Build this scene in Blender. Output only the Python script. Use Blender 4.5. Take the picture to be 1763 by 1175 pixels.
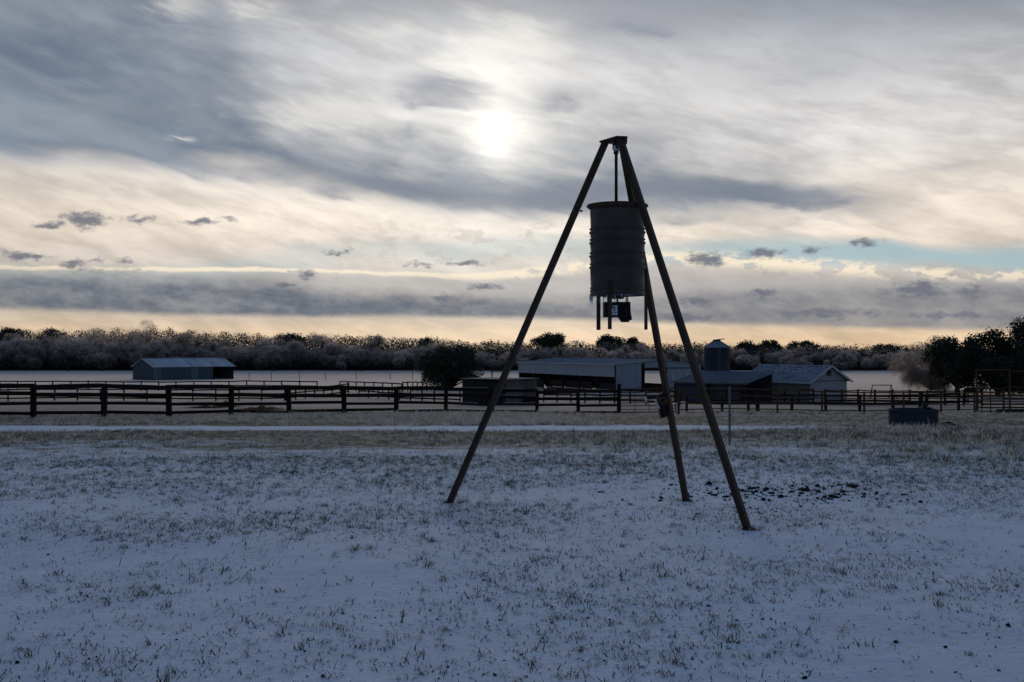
import bpy, bmesh, math, random
import numpy as np
from mathutils import Vector, Matrix

for _o in list(bpy.data.objects):
    bpy.data.objects.remove(_o)
SC = bpy.context.scene
COL = SC.collection

# ------------------------------------------------------------------ camera
FPX, CX, HY = 1959.0, 881.5, 600.0        # focal length, centre column, horizon row of the photograph (px)
EYE = 1.70
cam_d = bpy.data.cameras.new('camera')
cam_d.sensor_width = 36.0
cam_d.lens = 40.0
cam_d.clip_start = 0.1
cam_d.clip_end = 9000.0
cam = bpy.data.objects.new('camera', cam_d)
cam.location = (0, 0, EYE)
cam.rotation_euler = (math.radians(90.0) + math.atan((HY - 587.5) / FPX), 0, 0)
COL.objects.link(cam)
SC.camera = cam

# ------------------------------------------------------------------ exposure, colour
SC.view_settings.view_transform = 'Standard'
SC.view_settings.look = 'None'
SC.view_settings.exposure = 0.0
SC.view_settings.gamma = 1.0
SC.view_settings.use_curve_mapping = False
SC.render.engine = 'CYCLES'
SC.cycles.use_denoising = True
SC.cycles.max_bounces = 6
SC.cycles.diffuse_bounces = 3
SC.cycles.glossy_bounces = 2
SC.cycles.transmission_bounces = 3
SC.cycles.transparent_max_bounces = 6
SC.cycles.caustics_reflective = False
SC.cycles.caustics_refractive = False

# ------------------------------------------------------------------ sun (veiled by cloud, low, straight ahead)
SUN_AZ = math.atan((845 - CX) / FPX)      # to the right of +Y
SUN_EL = math.atan((HY - 243) / FPX)
sun_dir = Vector((math.sin(SUN_AZ) * math.cos(SUN_EL), math.cos(SUN_AZ) * math.cos(SUN_EL), math.sin(SUN_EL)))
sun_d = bpy.data.lights.new('sun', 'SUN')
sun_d.energy = 0.5
sun_d.angle = math.radians(22)
sun_d.color = (1.0, 0.84, 0.62)
sun_o = bpy.data.objects.new('sun', sun_d)
sun_o.rotation_euler = sun_dir.to_track_quat('Z', 'Y').to_euler()
sun_o.location = (0, 0, 60)
COL.objects.link(sun_o)

# ------------------------------------------------------------------ small node-graph language
def lin(r, g, b):
    f = lambda c: (c / 255 / 12.92) if c / 255 <= 0.04045 else ((c / 255 + 0.055) / 1.055) ** 2.4
    return (f(r), f(g), f(b))

class G:
    """A node tree plus shorthand; S wraps a socket so that sums and products can be written down."""
    def __init__(self, tree):
        self.t = tree
        self.n = tree.nodes
        self.l = tree.links
    def put(self, sock, val):
        if isinstance(val, S):
            self.l.new(val.s, sock)
        elif val is not None:
            try:
                sock.default_value = val
            except Exception:
                v = tuple(val)
                sock.default_value = v + (1.0,) if len(v) == 3 else v[:3]
    def math(self, op, a, b=None, c=None, clamp=False):
        nd = self.n.new('ShaderNodeMath')
        nd.operation = op
        nd.use_clamp = clamp
        for i, v in enumerate((a, b, c)):
            if v is not None:
                self.put(nd.inputs[i], v)
        return S(self, nd.outputs[0])
    def vmath(self, op, a, b=None, c=None):
        nd = self.n.new('ShaderNodeVectorMath')
        nd.operation = op
        for i, v in enumerate((a, b, c)):
            if v is not None:
                if i == 1 and op == 'SCALE':
                    self.put(nd.inputs['Scale'], v)
                else:
                    self.put(nd.inputs[i], v)
        return S(self, nd.outputs['Value'] if op in ('LENGTH', 'DOT_PRODUCT', 'DISTANCE') else nd.outputs[0])
    def vec(self, x, y, z=0.0):
        nd = self.n.new('ShaderNodeCombineXYZ')
        for i, v in enumerate((x, y, z)):
            self.put(nd.inputs[i], v)
        return S(self, nd.outputs[0])
    def sep(self, v):
        nd = self.n.new('ShaderNodeSeparateXYZ')
        self.put(nd.inputs[0], v)
        return [S(self, o) for o in nd.outputs]
    def noise(self, v, scale=1.0, detail=3.0, rough=0.5, dist=0.0, color=False):
        nd = self.n.new('ShaderNodeTexNoise')
        self.put(nd.inputs['Vector'], v)
        nd.inputs['Scale'].default_value = scale
        nd.inputs['Detail'].default_value = detail
        nd.inputs['Roughness'].default_value = rough
        nd.inputs['Distortion'].default_value = dist
        return S(self, nd.outputs['Color' if color else 'Fac'])
    def voronoi(self, v, scale=1.0, feature='F1', out='Distance'):
        nd = self.n.new('ShaderNodeTexVoronoi')
        nd.feature = feature
        self.put(nd.inputs['Vector'], v)
        nd.inputs['Scale'].default_value = scale
        return S(self, nd.outputs[out])
    def smooth(self, lo, hi, x):          # 0 at lo, 1 at hi, smooth between (lo may exceed hi)
        nd = self.n.new('ShaderNodeMapRange')
        nd.interpolation_type = 'SMOOTHSTEP'
        if not isinstance(lo, S) and not isinstance(hi, S) and lo > hi:
            return 1.0 - self.smooth(hi, lo, x)
        self.put(nd.inputs[0], x)
        self.put(nd.inputs[1], lo)
        self.put(nd.inputs[2], hi)
        return S(self, nd.outputs[0])
    def ramp(self, x, pts, interp='CARDINAL'):     # pts [(0..1, value or colour)]
        nd = self.n.new('ShaderNodeValToRGB')
        cr = nd.color_ramp
        cr.interpolation = interp
        while len(cr.elements) < len(pts):
            cr.elements.new(0.5)
        for e, (p, c) in zip(cr.elements, sorted(pts)):
            e.position = p
            e.color = (c, c, c, 1) if not hasattr(c, '__len__') else (*c, 1)
        self.put(nd.inputs[0], x)
        return S(self, nd.outputs[0])
    def mix(self, f, a, b):
        nd = self.n.new('ShaderNodeMix')
        nd.data_type = 'RGBA'
        nd.clamp_factor = True
        self.put(nd.inputs[0], f)
        self.put(nd.inputs[6], a)
        self.put(nd.inputs[7], b)
        return S(self, nd.outputs[2])

class S:
    def __init__(self, g, s):
        self.g, self.s = g, s
    def __add__(self, o): return self.g.math('ADD', self, o)
    __radd__ = __add__
    def __sub__(self, o): return self.g.math('SUBTRACT', self, o)
    def __rsub__(self, o): return self.g.math('SUBTRACT', o, self)
    def __mul__(self, o): return self.g.math('MULTIPLY', self, o)
    __rmul__ = __mul__
    def __truediv__(self, o): return self.g.math('DIVIDE', self, o)
    def clamp(self): return self.g.math('ADD', self, 0.0, clamp=True)
    def vadd(self, o): return self.g.vmath('ADD', self, o)
    def vmul(self, o): return self.g.vmath('MULTIPLY', self, o)

# ------------------------------------------------------------------ world: evening sky with layered cloud
def AU(px):                               # azimuth, in units of 1/1959 rad, of a photograph column
    return FPX * math.atan((px - CX) / FPX)
def EV(py, px=CX):                        # elevation, in the same unit
    return FPX * math.atan((HY - py) / FPX * math.cos(AU(px) / FPX))

def build_world():
    w = bpy.data.worlds.new('World')
    SC.world = w
    w.use_nodes = True
    g = G(w.node_tree)
    g.n.clear()
    tc = g.n.new('ShaderNodeTexCoord')
    d = S(g, tc.outputs['Generated'])
    x, y, z = g.sep(d)
    u = g.math('ARCTAN2', x, y) * FPX
    v = g.math('ARCSINE', z) * FPX
    U01 = g.math('MULTIPLY_ADD', u, 1 / 2000.0, 0.5)           # -1000..1000 -> 0..1
    def curve(pts, lo=-100.0, hi=700.0):                        # v as a function of u, from (px, py) points
        p = [((AU(a) / 2000.0 + 0.5), (EV(b, a) - lo) / (hi - lo)) for a, b in pts]
        return g.ramp(U01, p) * (hi - lo) + lo
    def ucurve(pts):                                            # plain value as a function of u
        return g.ramp(U01, [((AU(a) / 2000.0 + 0.5), b) for a, b in pts], 'B_SPLINE')
    uv = g.vec(u, v, 0.0)
    # noises -------------------------------------------------
    big = g.noise(g.vec(u * 0.0032, v * 0.0085 + u * 0.0017, 3.1), 1.0, 4.0, 0.52, 0.8, color=True)
    b1, b2, b3 = g.sep(big)
    n_1, n_2 = b1 - 0.5, b3 - 0.5
    fine = g.noise(g.vec(u * 0.0085 + 0.8 * n_1, v * 0.030 + u * 0.0062 + 0.9 * n_2, 7.7), 1.0, 5.0, 0.58, 0.0, color=True)
    f1, f2, f3 = g.sep(fine)
    puff = g.noise(g.vec(u * 0.026, v * 0.050, 1.3), 1.0, 5.0, 0.62, 0.0, color=True)
    p1, p2, p3 = g.sep(puff)
    n1, n2, n3, q1, q2, q3, k1, k2, k3 = [t - 0.5 for t in (b1, b2, b3, f1, f2, f3, p1, p2, p3)]
    # angular distance from the sun ---------------------------
    cs = g.vmath('DOT_PRODUCT', d, tuple(sun_dir))
    ang = g.math('ARCCOSINE', g.math('MINIMUM', cs, 1.0)) * (180 / math.pi)
    # base veil, by elevation -----------------------------------
    V01 = g.math('MULTIPLY_ADD', v, 1 / 700.0, 0.0, clamp=True)
    st = [(600, (232, 200, 162)), (575, (236, 208, 174)), (550, (216, 198, 176)), (520, (186, 182, 176)), (480, (196, 192, 186)),
          (452, (228, 216, 204)), (415, (238, 224, 208)), (375, (248, 235, 218)), (330, (242, 232, 220)), (260, (224, 220, 218)),
          (170, (214, 213, 214)), (80, (205, 206, 210)), (0, (168, 171, 180)), (-60, (140, 146, 160))]
    base = g.ramp(V01, [(EV(b) / 700.0, lin(*c)) for b, c in st], 'B_SPLINE')
    # sideways dimming within the veil
    side = ucurve([(-150, 0.78), (150, 0.90), (500, 1.05), (830, 1.18), (1150, 1.10), (1500, 0.97), (1763, 0.88)])
    tone = side * (0.92 + 0.55 * q1 + 0.13 * g.smooth(-0.16, 0.16, q1 + 0.3 * q3) + 0.45 * n2)
    base = g.vmath('SCALE', base, tone)
    # pale veil brightening close to the sun
    halo = g.math('EXPONENT', ang * (-1 / 4.6))
    base = g.mix((halo * 0.95).clamp(), base, lin(250, 246, 238))
    # slate cloud sheet that sweeps from upper left to the middle right
    slate = g.mix(g.smooth(-0.25, 0.3, q2 + n1), lin(98, 114, 134), lin(144, 154, 167))
    wob = 95.0 * n1 + 42.0 * q1
    low = curve([(-150, 255), (0, 268), (250, 285), (480, 312), (680, 345), (880, 372), (1100, 372), (1300, 364), (1500, 352), (1763, 350)])
    upp = curve([(-150, -60), (200, 0), (300, 60), (400, 130), (470, 215), (560, 258), (680, 280), (850, 298), (1050, 285), (1200, 300), (1380, 328), (1520, 352), (1763, 352)], lo=-100, hi=900)
    vv = v + wob
    sheet = g.smooth(low - 22.0, low + 30.0, vv) * g.smooth(upp + 190.0, upp - 110.0, vv + 150.0 * q3 + 60.0 * n2)
    sheet = sheet * ucurve([(-150, 1.0), (400, 1.0), (700, 1.05), (900, 0.92), (1150, 0.88), (1350, 0.72), (1480, 0.34), (1600, 0.0)])
    sheet = sheet * (0.95 + 0.6 * n3 + 0.8 * q2)
    base = g.mix(sheet.clamp(), base, slate)
    # second, thinner streaks under the sheet
    strk = g.smooth(0.05, 0.26, q2 + 0.5 * n1) * g.smooth(EV(440), EV(395), v) * g.smooth(EV(300), EV(350), v)
    base = g.mix(strk * 0.40, base, lin(176, 176, 178))
    # grey lid towards the top of the frame, darkest in the corners
    lid = g.smooth(EV(190), EV(-60), v + 140.0 * n2 + 40 * q3)
    lidw = ucurve([(-150, 0.55), (250, 0.40), (420, 0.45), (620, 0.35), (800, 0.30), (1000, 0.62), (1300, 0.62), (1550, 0.85), (1763, 1.0)])
    base = g.mix((lid * lidw * (1.0 + 0.9 * q1)).clamp(), base, lin(122, 130, 143))
    # separate soft blobs: (px, py, half width, half height, strength)
    def blobs(lst, warp, soft, rough=None):
        acc = None
        for px, py, a, b, k in lst:
            p = g.vmath('MULTIPLY_ADD', warp, (1 / a, 1 / b, 0.0), (-AU(px) / a, -EV(py, px) / b, 0.0))
            t = g.math('MULTIPLY_ADD', g.vmath('LENGTH', p), -k, k)       # k at the middle, 0 at the rim
            acc = t if acc is None else g.math('MAXIMUM', acc, t)
        return g.smooth(0.0, soft, acc if rough is None else acc + rough)
    wsoft = g.vec(u + 130.0 * n1 + 120 * q2, v + 50.0 * n2 + 48.0 * q1, 0.0)
    dark = blobs([(765, 150, 120, 44, 0.9), (955, 172, 120, 42, 0.85), (700, 218, 90, 22, 0.45), (1260, 330, 170, 26, 0.8),
                  (1640, 285, 150, 16, 0.55), (1400, 120, 190, 40, 0.35), (1130, 40, 200, 36, 0.5), (700, 322, 260, 30, 0.9), (1000, 332, 220, 26, 0.85), (1270, 335, 230, 24, 1.3), (1420, 345, 120, 14, 0.9), (1180, 380, 90, 12, 0.7), (480, 275, 150, 34, 0.5)], wsoft, 0.95, 1.5 * q1 + 0.9 * n2)
    base = g.mix((dark * (0.74 + 1.3 * q3)).clamp(), base, lin(140, 145, 158))
    lite = blobs([(870, 85, 150, 70, 1.3), (300, 10, 70, 26, 0.9), (440, 14, 50, 16, 0.8), (322, 243, 22, 8, 0.7), (570, 200, 210, 50, 1.1),
                  (1560, 277, 95, 12, 0.9), (640, 45, 200, 40, 0.5), (1540, 200, 260, 70, 0.35), (1150, 180, 200, 70, 0.35), (900, 120, 90, 120, 0.6)], wsoft, 0.95, 1.5 * q2 + 0.7 * n3)
    base = g.mix((lite * (0.62 + 0.9 * q2)).clamp(), base, g.mix(halo * 2.2, lin(220, 217, 212), lin(255, 252, 244)))
    # long slate streak that sweeps below the sun to the right
    sv = curve([(-150, 300), (500, 300), (650, 322), (820, 342), (1000, 340), (1150, 322), (1300, 331), (1500, 352), (1763, 360)])
    strip = g.smooth(1.0, 0.15, g.math('ABSOLUTE', v - sv + 34.0 * q1 + 26.0 * n2) / 30.0) * ucurve([(420, 0.0), (640, 0.75), (850, 0.80), (1050, 0.72), (1300, 0.95), (1450, 0.60), (1580, 0.0)])
    base = g.mix((strip * (0.92 + 1.0 * q3)).clamp(), base, lin(122, 131, 145))
    # blue-green gap above the horizon cloud
    gv = curve([(-150, 480), (300, 478), (560, 440), (800, 428), (1000, 430), (1250, 434), (1500, 438), (1763, 446)])
    gap = g.smooth(34.0, 5.0, g.math('ABSOLUTE', v - gv + 46.0 * n3 + 12 * q1))
    gap = gap * ucurve([(-150, 0.25), (300, 0.28), (600, 0.32), (900, 0.45), (1080, 0.50), (1300, 0.85), (1600, 0.95), (1763, 0.85)])
    base = g.mix(gap.clamp(), base, lin(164, 190, 197))
    # broken bright rim and altocumulus
    rv = curve([(-150, 461), (0, 462), (400, 465), (700, 470), (880, 474), (1080, 452), (1250, 452), (1500, 468), (1763, 476)])
    rw = ucurve([(-150, 5.0 / 40), (700, 5.0 / 40), (860, 9.0 / 40), (1050, 24.0 / 40), (1300, 26.0 / 40), (1500, 19.0 / 40), (1763, 15.0 / 40)]) * 40.0
    rim = g.smooth(1.0, 0.25, g.math('ABSOLUTE', v - rv + 12.0 * n1 + 9.0 * k2 + 6.0 * q2) / rw)
    brk = g.smooth(-0.05, 0.05, k1 + 0.4 * q2 + ucurve([(0, 0.16), (800, 0.10), (1000, 0.0), (1763, -0.02)]))
    base = g.mix((rim * brk * 0.95).clamp(), base, g.vmath('SCALE', g.vec(*lin(252, 238, 212)), side * 0.98))
    alto = g.smooth(0.02, 0.15, k3 + 0.3 * q1) * g.smooth(62.0, 10.0, g.math('ABSOLUTE', v - EV(418))) * ucurve([(400, 0.0), (620, 0.5), (900, 0.85), (1200, 0.35), (1400, 0.0)])
    base = g.mix(alto * 0.7, base, lin(186, 177, 168))
    # grey cloud below the rim: flat dense bank to the left, lumpy to the right
    btop = curve([(-150, 468), (0, 470), (350, 478), (620, 500), (800, 508), (1000, 506), (1200, 502), (1450, 492), (1763, 488)])
    bbot = curve([(-150, 534), (0, 532), (250, 541), (480, 546), (760, 547), (1000, 552), (1200, 559), (1450, 565), (1763, 570)])
    bank = g.smooth(btop + 12.0, btop - 22.0, v + 30.0 * n2 + 20.0 * k1) * g.smooth(bbot - 5.0, bbot + 8.0, v + 9.0 * q1 + 7.0 * k2)
    bank = bank * ucurve([(-150, 0.95), (400, 0.98), (800, 0.95), (1150, 0.72), (1500, 0.62), (1763, 0.66)]) * (0.95 + 0.5 * q3 + 0.35 * k2)
    veil2 = g.smooth(rv + 2.0, rv - 14.0, v + 6.0 * q1) * g.smooth(bbot - 2.0, bbot + 10.0, v + 8.0 * q1) * ucurve([(-150, 0.1), (250, 0.15), (500, 0.55), (1763, 0.72)])
    base = g.mix((veil2 * (0.9 + 0.6 * q2)).clamp(), base, lin(176, 171, 170))
    base = g.mix(bank.clamp(), base, g.mix(g.smooth(-0.2, 0.3, k3 + q1), lin(100, 108, 121), lin(138, 141, 146)))
    # small dark scud
    s1, s2, s3 = [t - 0.5 for t in g.sep(g.noise(g.vec(u * 0.045, v * 0.085, 4.4), 1.0, 5.0, 0.66, 0.0, color=True))]
    wpuff = g.vec(u + 46.0 * k1 + 26 * s1 + 0.9 * (v - 150.0) * 0.0, v + 24.0 * k2 + 14.0 * s2 + 10.0 * q2, 0.0)
    scud = blobs([(84, 388, 30, 9, 1), (145, 380, 44, 17, 1.2), (240, 377, 30, 11, .8), (345, 384, 42, 9, .9), (388, 380, 24, 6, .7), (46, 440, 42, 8, .9),
                  (127, 455, 26, 11, 1), (168, 452, 18, 7, .7), (212, 448, 24, 7, .8), (583, 435, 25, 7, .8), (728, 455, 30, 7, .8), (800, 452, 52, 8, .8),
                  (525, 475, 26, 12, .9), (490, 490, 22, 9, .7), (830, 494, 38, 9, .9), (765, 517, 32, 13, 1), (826, 520, 28, 9, .8), (688, 512, 24, 8, .6),
                  (1214, 446, 46, 16, 1.1), (1322, 437, 50, 11, 1), (1398, 430, 28, 11, .7), (1492, 419, 36, 9, 1), (1310, 505, 40, 8, .8), (1200, 521, 48, 13, .9),
                  (1576, 500, 68, 18, 1.1), (1676, 503, 42, 11, .9), (1180, 548, 90, 9, .8), (1400, 540, 120, 10, .8), (1650, 545, 130, 9, .6)], wpuff, 0.85, 1.7 * s3 + 0.9 * k3)
    base = g.mix((scud * 0.90).clamp(), base, lin(110, 114, 127))
    # glow of the veiled sun
    core = g.math('EXPONENT', ang * ang * (-1 / 2.1))
    ring = g.math('EXPONENT', ang * (-1 / 2.3))
    glow = (core * 0.36 * (1.0 - 0.30 * sheet.clamp()) + ring * 0.50 * (1.0 - 0.70 * sheet.clamp())) * (1.0 + 1.8 * q1 - 0.5 * dark)
    base = g.vmath('ADD', base, g.vmath('SCALE', g.vec(1.0, 0.93, 0.80), glow))
    # the rest of the dome: cloud dims and turns blue away from the sun
    far = g.smooth(24.0, 95.0, ang)
    up = g.smooth(520.0, 1500.0, v)
    dusk = g.mix(g.smooth(-0.2, 0.25, n1 + q2), (0.045, 0.099, 0.212), (0.066, 0.131, 0.256))
    base = g.mix(g.math('MAXIMUM', far * 0.92, up * 0.90), base, dusk)
    # below the horizon
    base = g.mix(g.smooth(-2.0, -30.0, v), base, (0.05, 0.06, 0.08))
    sky = g.n.new('ShaderNodeTexSky')
    sky.sky_type = 'NISHITA'
    sky.sun_disc = False
    sky.sun_elevation = SUN_EL
    sky.sun_rotation = SUN_AZ
    sky.air_density = 1.0
    sky.dust_density = 1.0
    clear = g.n.new('ShaderNodeBackground')
    g.l.new(sky.outputs[0], clear.inputs[0])
    clear.inputs[1].default_value = 0.05
    cloud = g.n.new('ShaderNodeBackground')
    g.put(cloud.inputs[0], base)
    cloud.inputs[1].default_value = 1.0
    ms = g.n.new('ShaderNodeMixShader')
    g.put(ms.inputs[0], 1.0 - 0.12 * g.smooth(22.0, 60.0, ang))
    g.l.new(clear.outputs[0], ms.inputs[1])
    g.l.new(cloud.outputs[0], ms.inputs[2])
    out = g.n.new('ShaderNodeOutputWorld')
    g.l.new(ms.outputs[0], out.inputs[0])
    w.cycles.sampling_method = 'MANUAL'
    w.cycles.sample_map_resolution = 512
build_world()

# ------------------------------------------------------------------ terrain shape
_pd = np.array([-60, 0, 9, 13, 23, 33, 43, 50, 58, 71, 90, 105, 120, 142, 160, 200, 300, 450, 700, 6000.0])
_pz = np.array([0, 0, 0, -.05, -.26, -.56, -.88, -1.25, -1.74, -2.42, -3.1, -3.5, -3.92, -3.95, -4.15, -4.35, -4.2, -4.0, -4.0, -4.0])
_td = np.arange(-80, 1000, 0.5)
_tz = np.interp(_td, _pd, _pz)
for _ in range(6):
    _tz[2:-2] = (_tz[:-4] + _tz[1:-3] + _tz[2:-2] + _tz[3:-1] + _tz[4:]) / 5
def gz(x, y):
    """Height of the ground: a low rise that falls away to the flat pasture."""
    x = np.asarray(x, float); y = np.asarray(y, float)
    z = np.interp(y, _td, _tz)
    z = z + 0.012 * np.sin(x * 1.3 + 0.7 * y) * np.cos(0.9 * y - 0.4 * x) + 0.02 * np.sin(x * 0.33 + 1.0) * np.sin(y * 0.41)
    return z + np.clip((y - 30) / 30, 0, 1) * (0.05 * np.sin(x * 0.21 + 0.3 * y) + 0.06 * np.sin(y * 0.13 + 0.5))
def GZ(x, y): return float(gz(x, y))
def xat(px, d): return (px - CX) / FPX * d
def zat(py, d): return EYE + (HY - py) / FPX * d
def ground_at(px, py):
    """Where the sight line through a photograph pixel meets the ground."""
    t = np.concatenate([np.arange(3, 60, 0.02), np.arange(60, 400, 0.2)])
    gx = (px - CX) / FPX * t
    f = EYE + (HY - py) / FPX * t - gz(gx, t)
    i = int(np.argmax(f < 0))
    return Vector((gx[i], t[i], GZ(gx[i], t[i])))

# ------------------------------------------------------------------ scene helpers
def tag(o, label=None, cat=None, group=None, kind=None):
    if label: o['label'] = label
    if cat: o['category'] = cat
    if group: o['group'] = group
    if kind: o['kind'] = kind
    return o
def empty(name, loc, rz=0.0):
    o = bpy.data.objects.new(name, None)
    o.empty_display_size = 0.3
    o.location = loc
    o.rotation_euler = (0, 0, rz)
    COL.objects.link(o)
    return o
def thing(name, label, cat, loc, rz=0.0, group=None):
    return tag(empty(name, loc, rz), label, cat, group)

class MB:
    """Collects faces, then links them as ONE mesh object."""
    def __init__(self):
        self.v, self.f = [], []
    def add(self, vs, fs):
        b = len(self.v)
        self.v.extend([tuple(p) for p in vs])
        self.f.extend([tuple(b + i for i in q) for q in fs])
        return self
    def box(self, lo, hi):
        x0, y0, z0 = lo; x1, y1, z1 = hi
        return self.add([(x0, y0, z0), (x1, y0, z0), (x1, y1, z0), (x0, y1, z0), (x0, y0, z1), (x1, y0, z1), (x1, y1, z1), (x0, y1, z1)],
                        [(0, 3, 2, 1), (4, 5, 6, 7), (0, 1, 5, 4), (1, 2, 6, 5), (2, 3, 7, 6), (3, 0, 4, 7)])
    def tube(self, pts, radii, n=6, cap=True, roll=0.0):
        pts = [Vector(p) for p in pts]
        if not hasattr(radii, '__len__'): radii = [radii] * len(pts)
        rings, b = [], len(self.v)
        prev = None
        for i, p in enumerate(pts):
            d = (pts[min(i + 1, len(pts) - 1)] - pts[max(i - 1, 0)]).normalized()
            a = prev if prev is not None else (Vector((0, 0, 1)) if abs(d.z) < 0.9 else Vector((1, 0, 0)))
            s = d.cross(a).normalized(); t = s.cross(d).normalized()
            prev = t
            for k in range(n):
                w = 2 * math.pi * k / n + roll
                self.v.append(tuple(p + (s * math.cos(w) + t * math.sin(w)) * radii[i]))
        for i in range(len(pts) - 1):
            for k in range(n):
                a0 = b + i * n + k; a1 = b + i * n + (k + 1) % n
                self.f.append((a0, a1, a1 + n, a0 + n))
        if cap:
            self.f.append(tuple(b + k for k in range(n))[::-1])
            self.f.append(tuple(b + (len(pts) - 1) * n + k for k in range(n)))
        return self
    def beam(self, p, q, w, h, up=(0, 0, 1)):
        """Square bar from p to q, w across and h along 'up'."""
        p, q = Vector(p), Vector(q)
        d = (q - p).normalized()
        s = d.cross(Vector(up)).normalized(); t = s.cross(d).normalized()
        vs = [e + s * (a * w / 2) + t * (b_ * h / 2) for e in (p, q) for a, b_ in ((-1, -1), (1, -1), (1, 1), (-1, 1))]
        return self.add(vs, [(0, 1, 2, 3)[::-1], (4, 5, 6, 7), (0, 1, 5, 4), (1, 2, 6, 5), (2, 3, 7, 6), (3, 0, 4, 7)])
    def lathe(self, prof, n=40, c=(0, 0, 0)):
        b = len(self.v)
        for r, z in prof:
            for k in range(n):
                w = 2 * math.pi * k / n
                self.v.append((c[0] + r * math.cos(w), c[1] + r * math.sin(w), c[2] + z))
        for i in range(len(prof) - 1):
            for k in range(n):
                a0 = b + i * n + k; a1 = b + i * n + (k + 1) % n
                self.f.append((a0, a1, a1 + n, a0 + n))
        return self
    def prism(self, poly, axis_from, axis_to):
        """poly: list of 3-D points; extruded by the vector axis_to - axis_from."""
        off = Vector(axis_to) - Vector(axis_from)
        n = len(poly); vs = [Vector(p) for p in poly] + [Vector(p) + off for p in poly]
        return self.add(vs, [tuple(range(n))[::-1], tuple(range(n, 2 * n))] + [(i, (i + 1) % n, (i + 1) % n + n, i + n) for i in range(n)])
    def sheet(self, xs, ys, zb, zt):
        """Upright ribbed sheet: profile points (xs, ys), bottom zb(x), top zt(x)."""
        b = len(self.v); n = len(xs)
        for x, y in zip(xs, ys): self.v.append((x, y, zb(x)))
        for x, y in zip(xs, ys): self.v.append((x, y, zt(x)))
        for i in range(n - 1): self.f.append((b + i, b + i + 1, b + n + i + 1, b + n + i))
        return self
    def mesh(self, name, mat, smooth=False):
        m = bpy.data.meshes.new(name)
        m.from_pydata(self.v, [], self.f)
        m.materials.append(mat)
        if smooth:
            m.polygons.foreach_set('use_smooth', [True] * len(m.polygons))
        m.update()
        return m
    def build(self, name, mat, parent=None, smooth=False, bevel=0.0, mw=None):
        o = bpy.data.objects.new(name, self.mesh(name, mat, smooth))
        COL.objects.link(o)
        o.parent = parent
        if bevel:
            md = o.modifiers.new('bevel', 'BEVEL'); md.width = bevel; md.segments = 2; md.limit_method = 'ANGLE'
        return o
def inst(mesh, name, parent, mat4):
    o = bpy.data.objects.new(name, mesh)
    COL.objects.link(o)
    o.parent = parent
    o.matrix_local = mat4
    return o
def span(p, q, w, h, up=Vector((0, 0, 1))):
    """Matrix that lays a unit bar (x from 0 to 1, 1 x 1 in section) from p to q."""
    p, q = Vector(p), Vector(q)
    d = q - p; L = d.length; d.normalize()
    y = up.cross(d).normalized(); z = d.cross(y).normalized()
    m = Matrix(((d.x * L, y.x * w, z.x * h, p.x), (d.y * L, y.y * w, z.y * h, p.y), (d.z * L, y.z * w, z.z * h, p.z), (0, 0, 0, 1)))
    return m

# ------------------------------------------------------------------ materials
def material(name, c1, c2=None, rough=0.8, scale=6.0, stretch=(1, 1, 1), metal=0.0, spec=0.2, bump=0.0, c3=None, transl=0.0, rand=0.0, detail=5.0):
    m = bpy.data.materials.new(name)
    m.use_nodes = True
    g = G(m.node_tree)
    bs = g.n['Principled BSDF']
    tc = g.n.new('ShaderNodeTexCoord')
    oi = g.n.new('ShaderNodeObjectInfo')
    rnd = S(g, oi.outputs['Random'])
    p = g.vmath('MULTIPLY', S(g, tc.outputs['Object']), stretch).vadd(g.vmath('SCALE', (17.3, 9.1, 5.7), rnd))
    n = g.noise(p, scale, detail, 0.6)
    col = g.mix(g.smooth(0.32, 0.68, n), c1, c2 if c2 else c1)
    if c3:
        n2 = g.noise(p, scale * 0.37, 4.0, 0.6)
        col = g.mix(g.smooth(0.52, 0.66, n2), col, c3)
    if rand:
        col = g.vmath('SCALE', col, 1.0 + rand * (rnd - 0.5))
    g.put(bs.inputs['Base Color'], col)
    bs.inputs['Metallic'].default_value = metal
    bs.inputs['Specular IOR Level'].default_value = spec
    g.put(bs.inputs['Roughness'], (rough + 0.25 * (n - 0.5)).clamp())
    if bump:
        bn = g.n.new('ShaderNodeBump')
        bn.inputs['Strength'].default_value = bump
        bn.inputs['Distance'].default_value = 0.02
        g.put(bn.inputs['Height'], n)
        g.l.new(bn.outputs[0], bs.inputs['Normal'])
    if transl:
        tr = g.n.new('ShaderNodeBsdfTranslucent')
        g.put(tr.inputs['Color'], col)
        ms = g.n.new('ShaderNodeMixShader')
        ms.inputs[0].default_value = transl
        g.l.new(bs.outputs[0], ms.inputs[1])
        g.l.new(tr.outputs[0], ms.inputs[2])
        g.l.new(ms.outputs[0], g.n['Material Output'].inputs[0])
    return m

M = {}
M['steel_brown'] = material('dark brown painted steel', (0.040, 0.021, 0.011), (0.070, 0.039, 0.022), 0.5, 9, (1, 1, 0.3), 0.0, 0.25, 0.15, c3=(0.045, 0.024, 0.014))
M['drum'] = material('weathered olive drum paint', (0.050, 0.038, 0.026), (0.085, 0.066, 0.047), 0.55, 5, (1, 1, 0.35), 0.0, 0.4, 0.1, c3=(0.10, 0.07, 0.045))
M['rust_dark'] = material('dark rust', (0.10, 0.045, 0.022), (0.05, 0.028, 0.02), 0.8, 14, (1, 1, 1), 0.0, 0.3, 0.3)
M['black'] = material('black plastic', (0.010, 0.010, 0.011), (0.018, 0.018, 0.019), 0.7, 20, spec=0.15)
M['galv'] = material('galvanised steel', (0.34, 0.37, 0.41), (0.44, 0.47, 0.50), 0.45, 5, (1, 1, 0.4), 0.35, 0.5, 0.05)
M['post_steel'] = material('dull grey post steel', (0.16, 0.17, 0.18), (0.22, 0.23, 0.24), 0.6, 5, (1, 1, 0.4))
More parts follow.
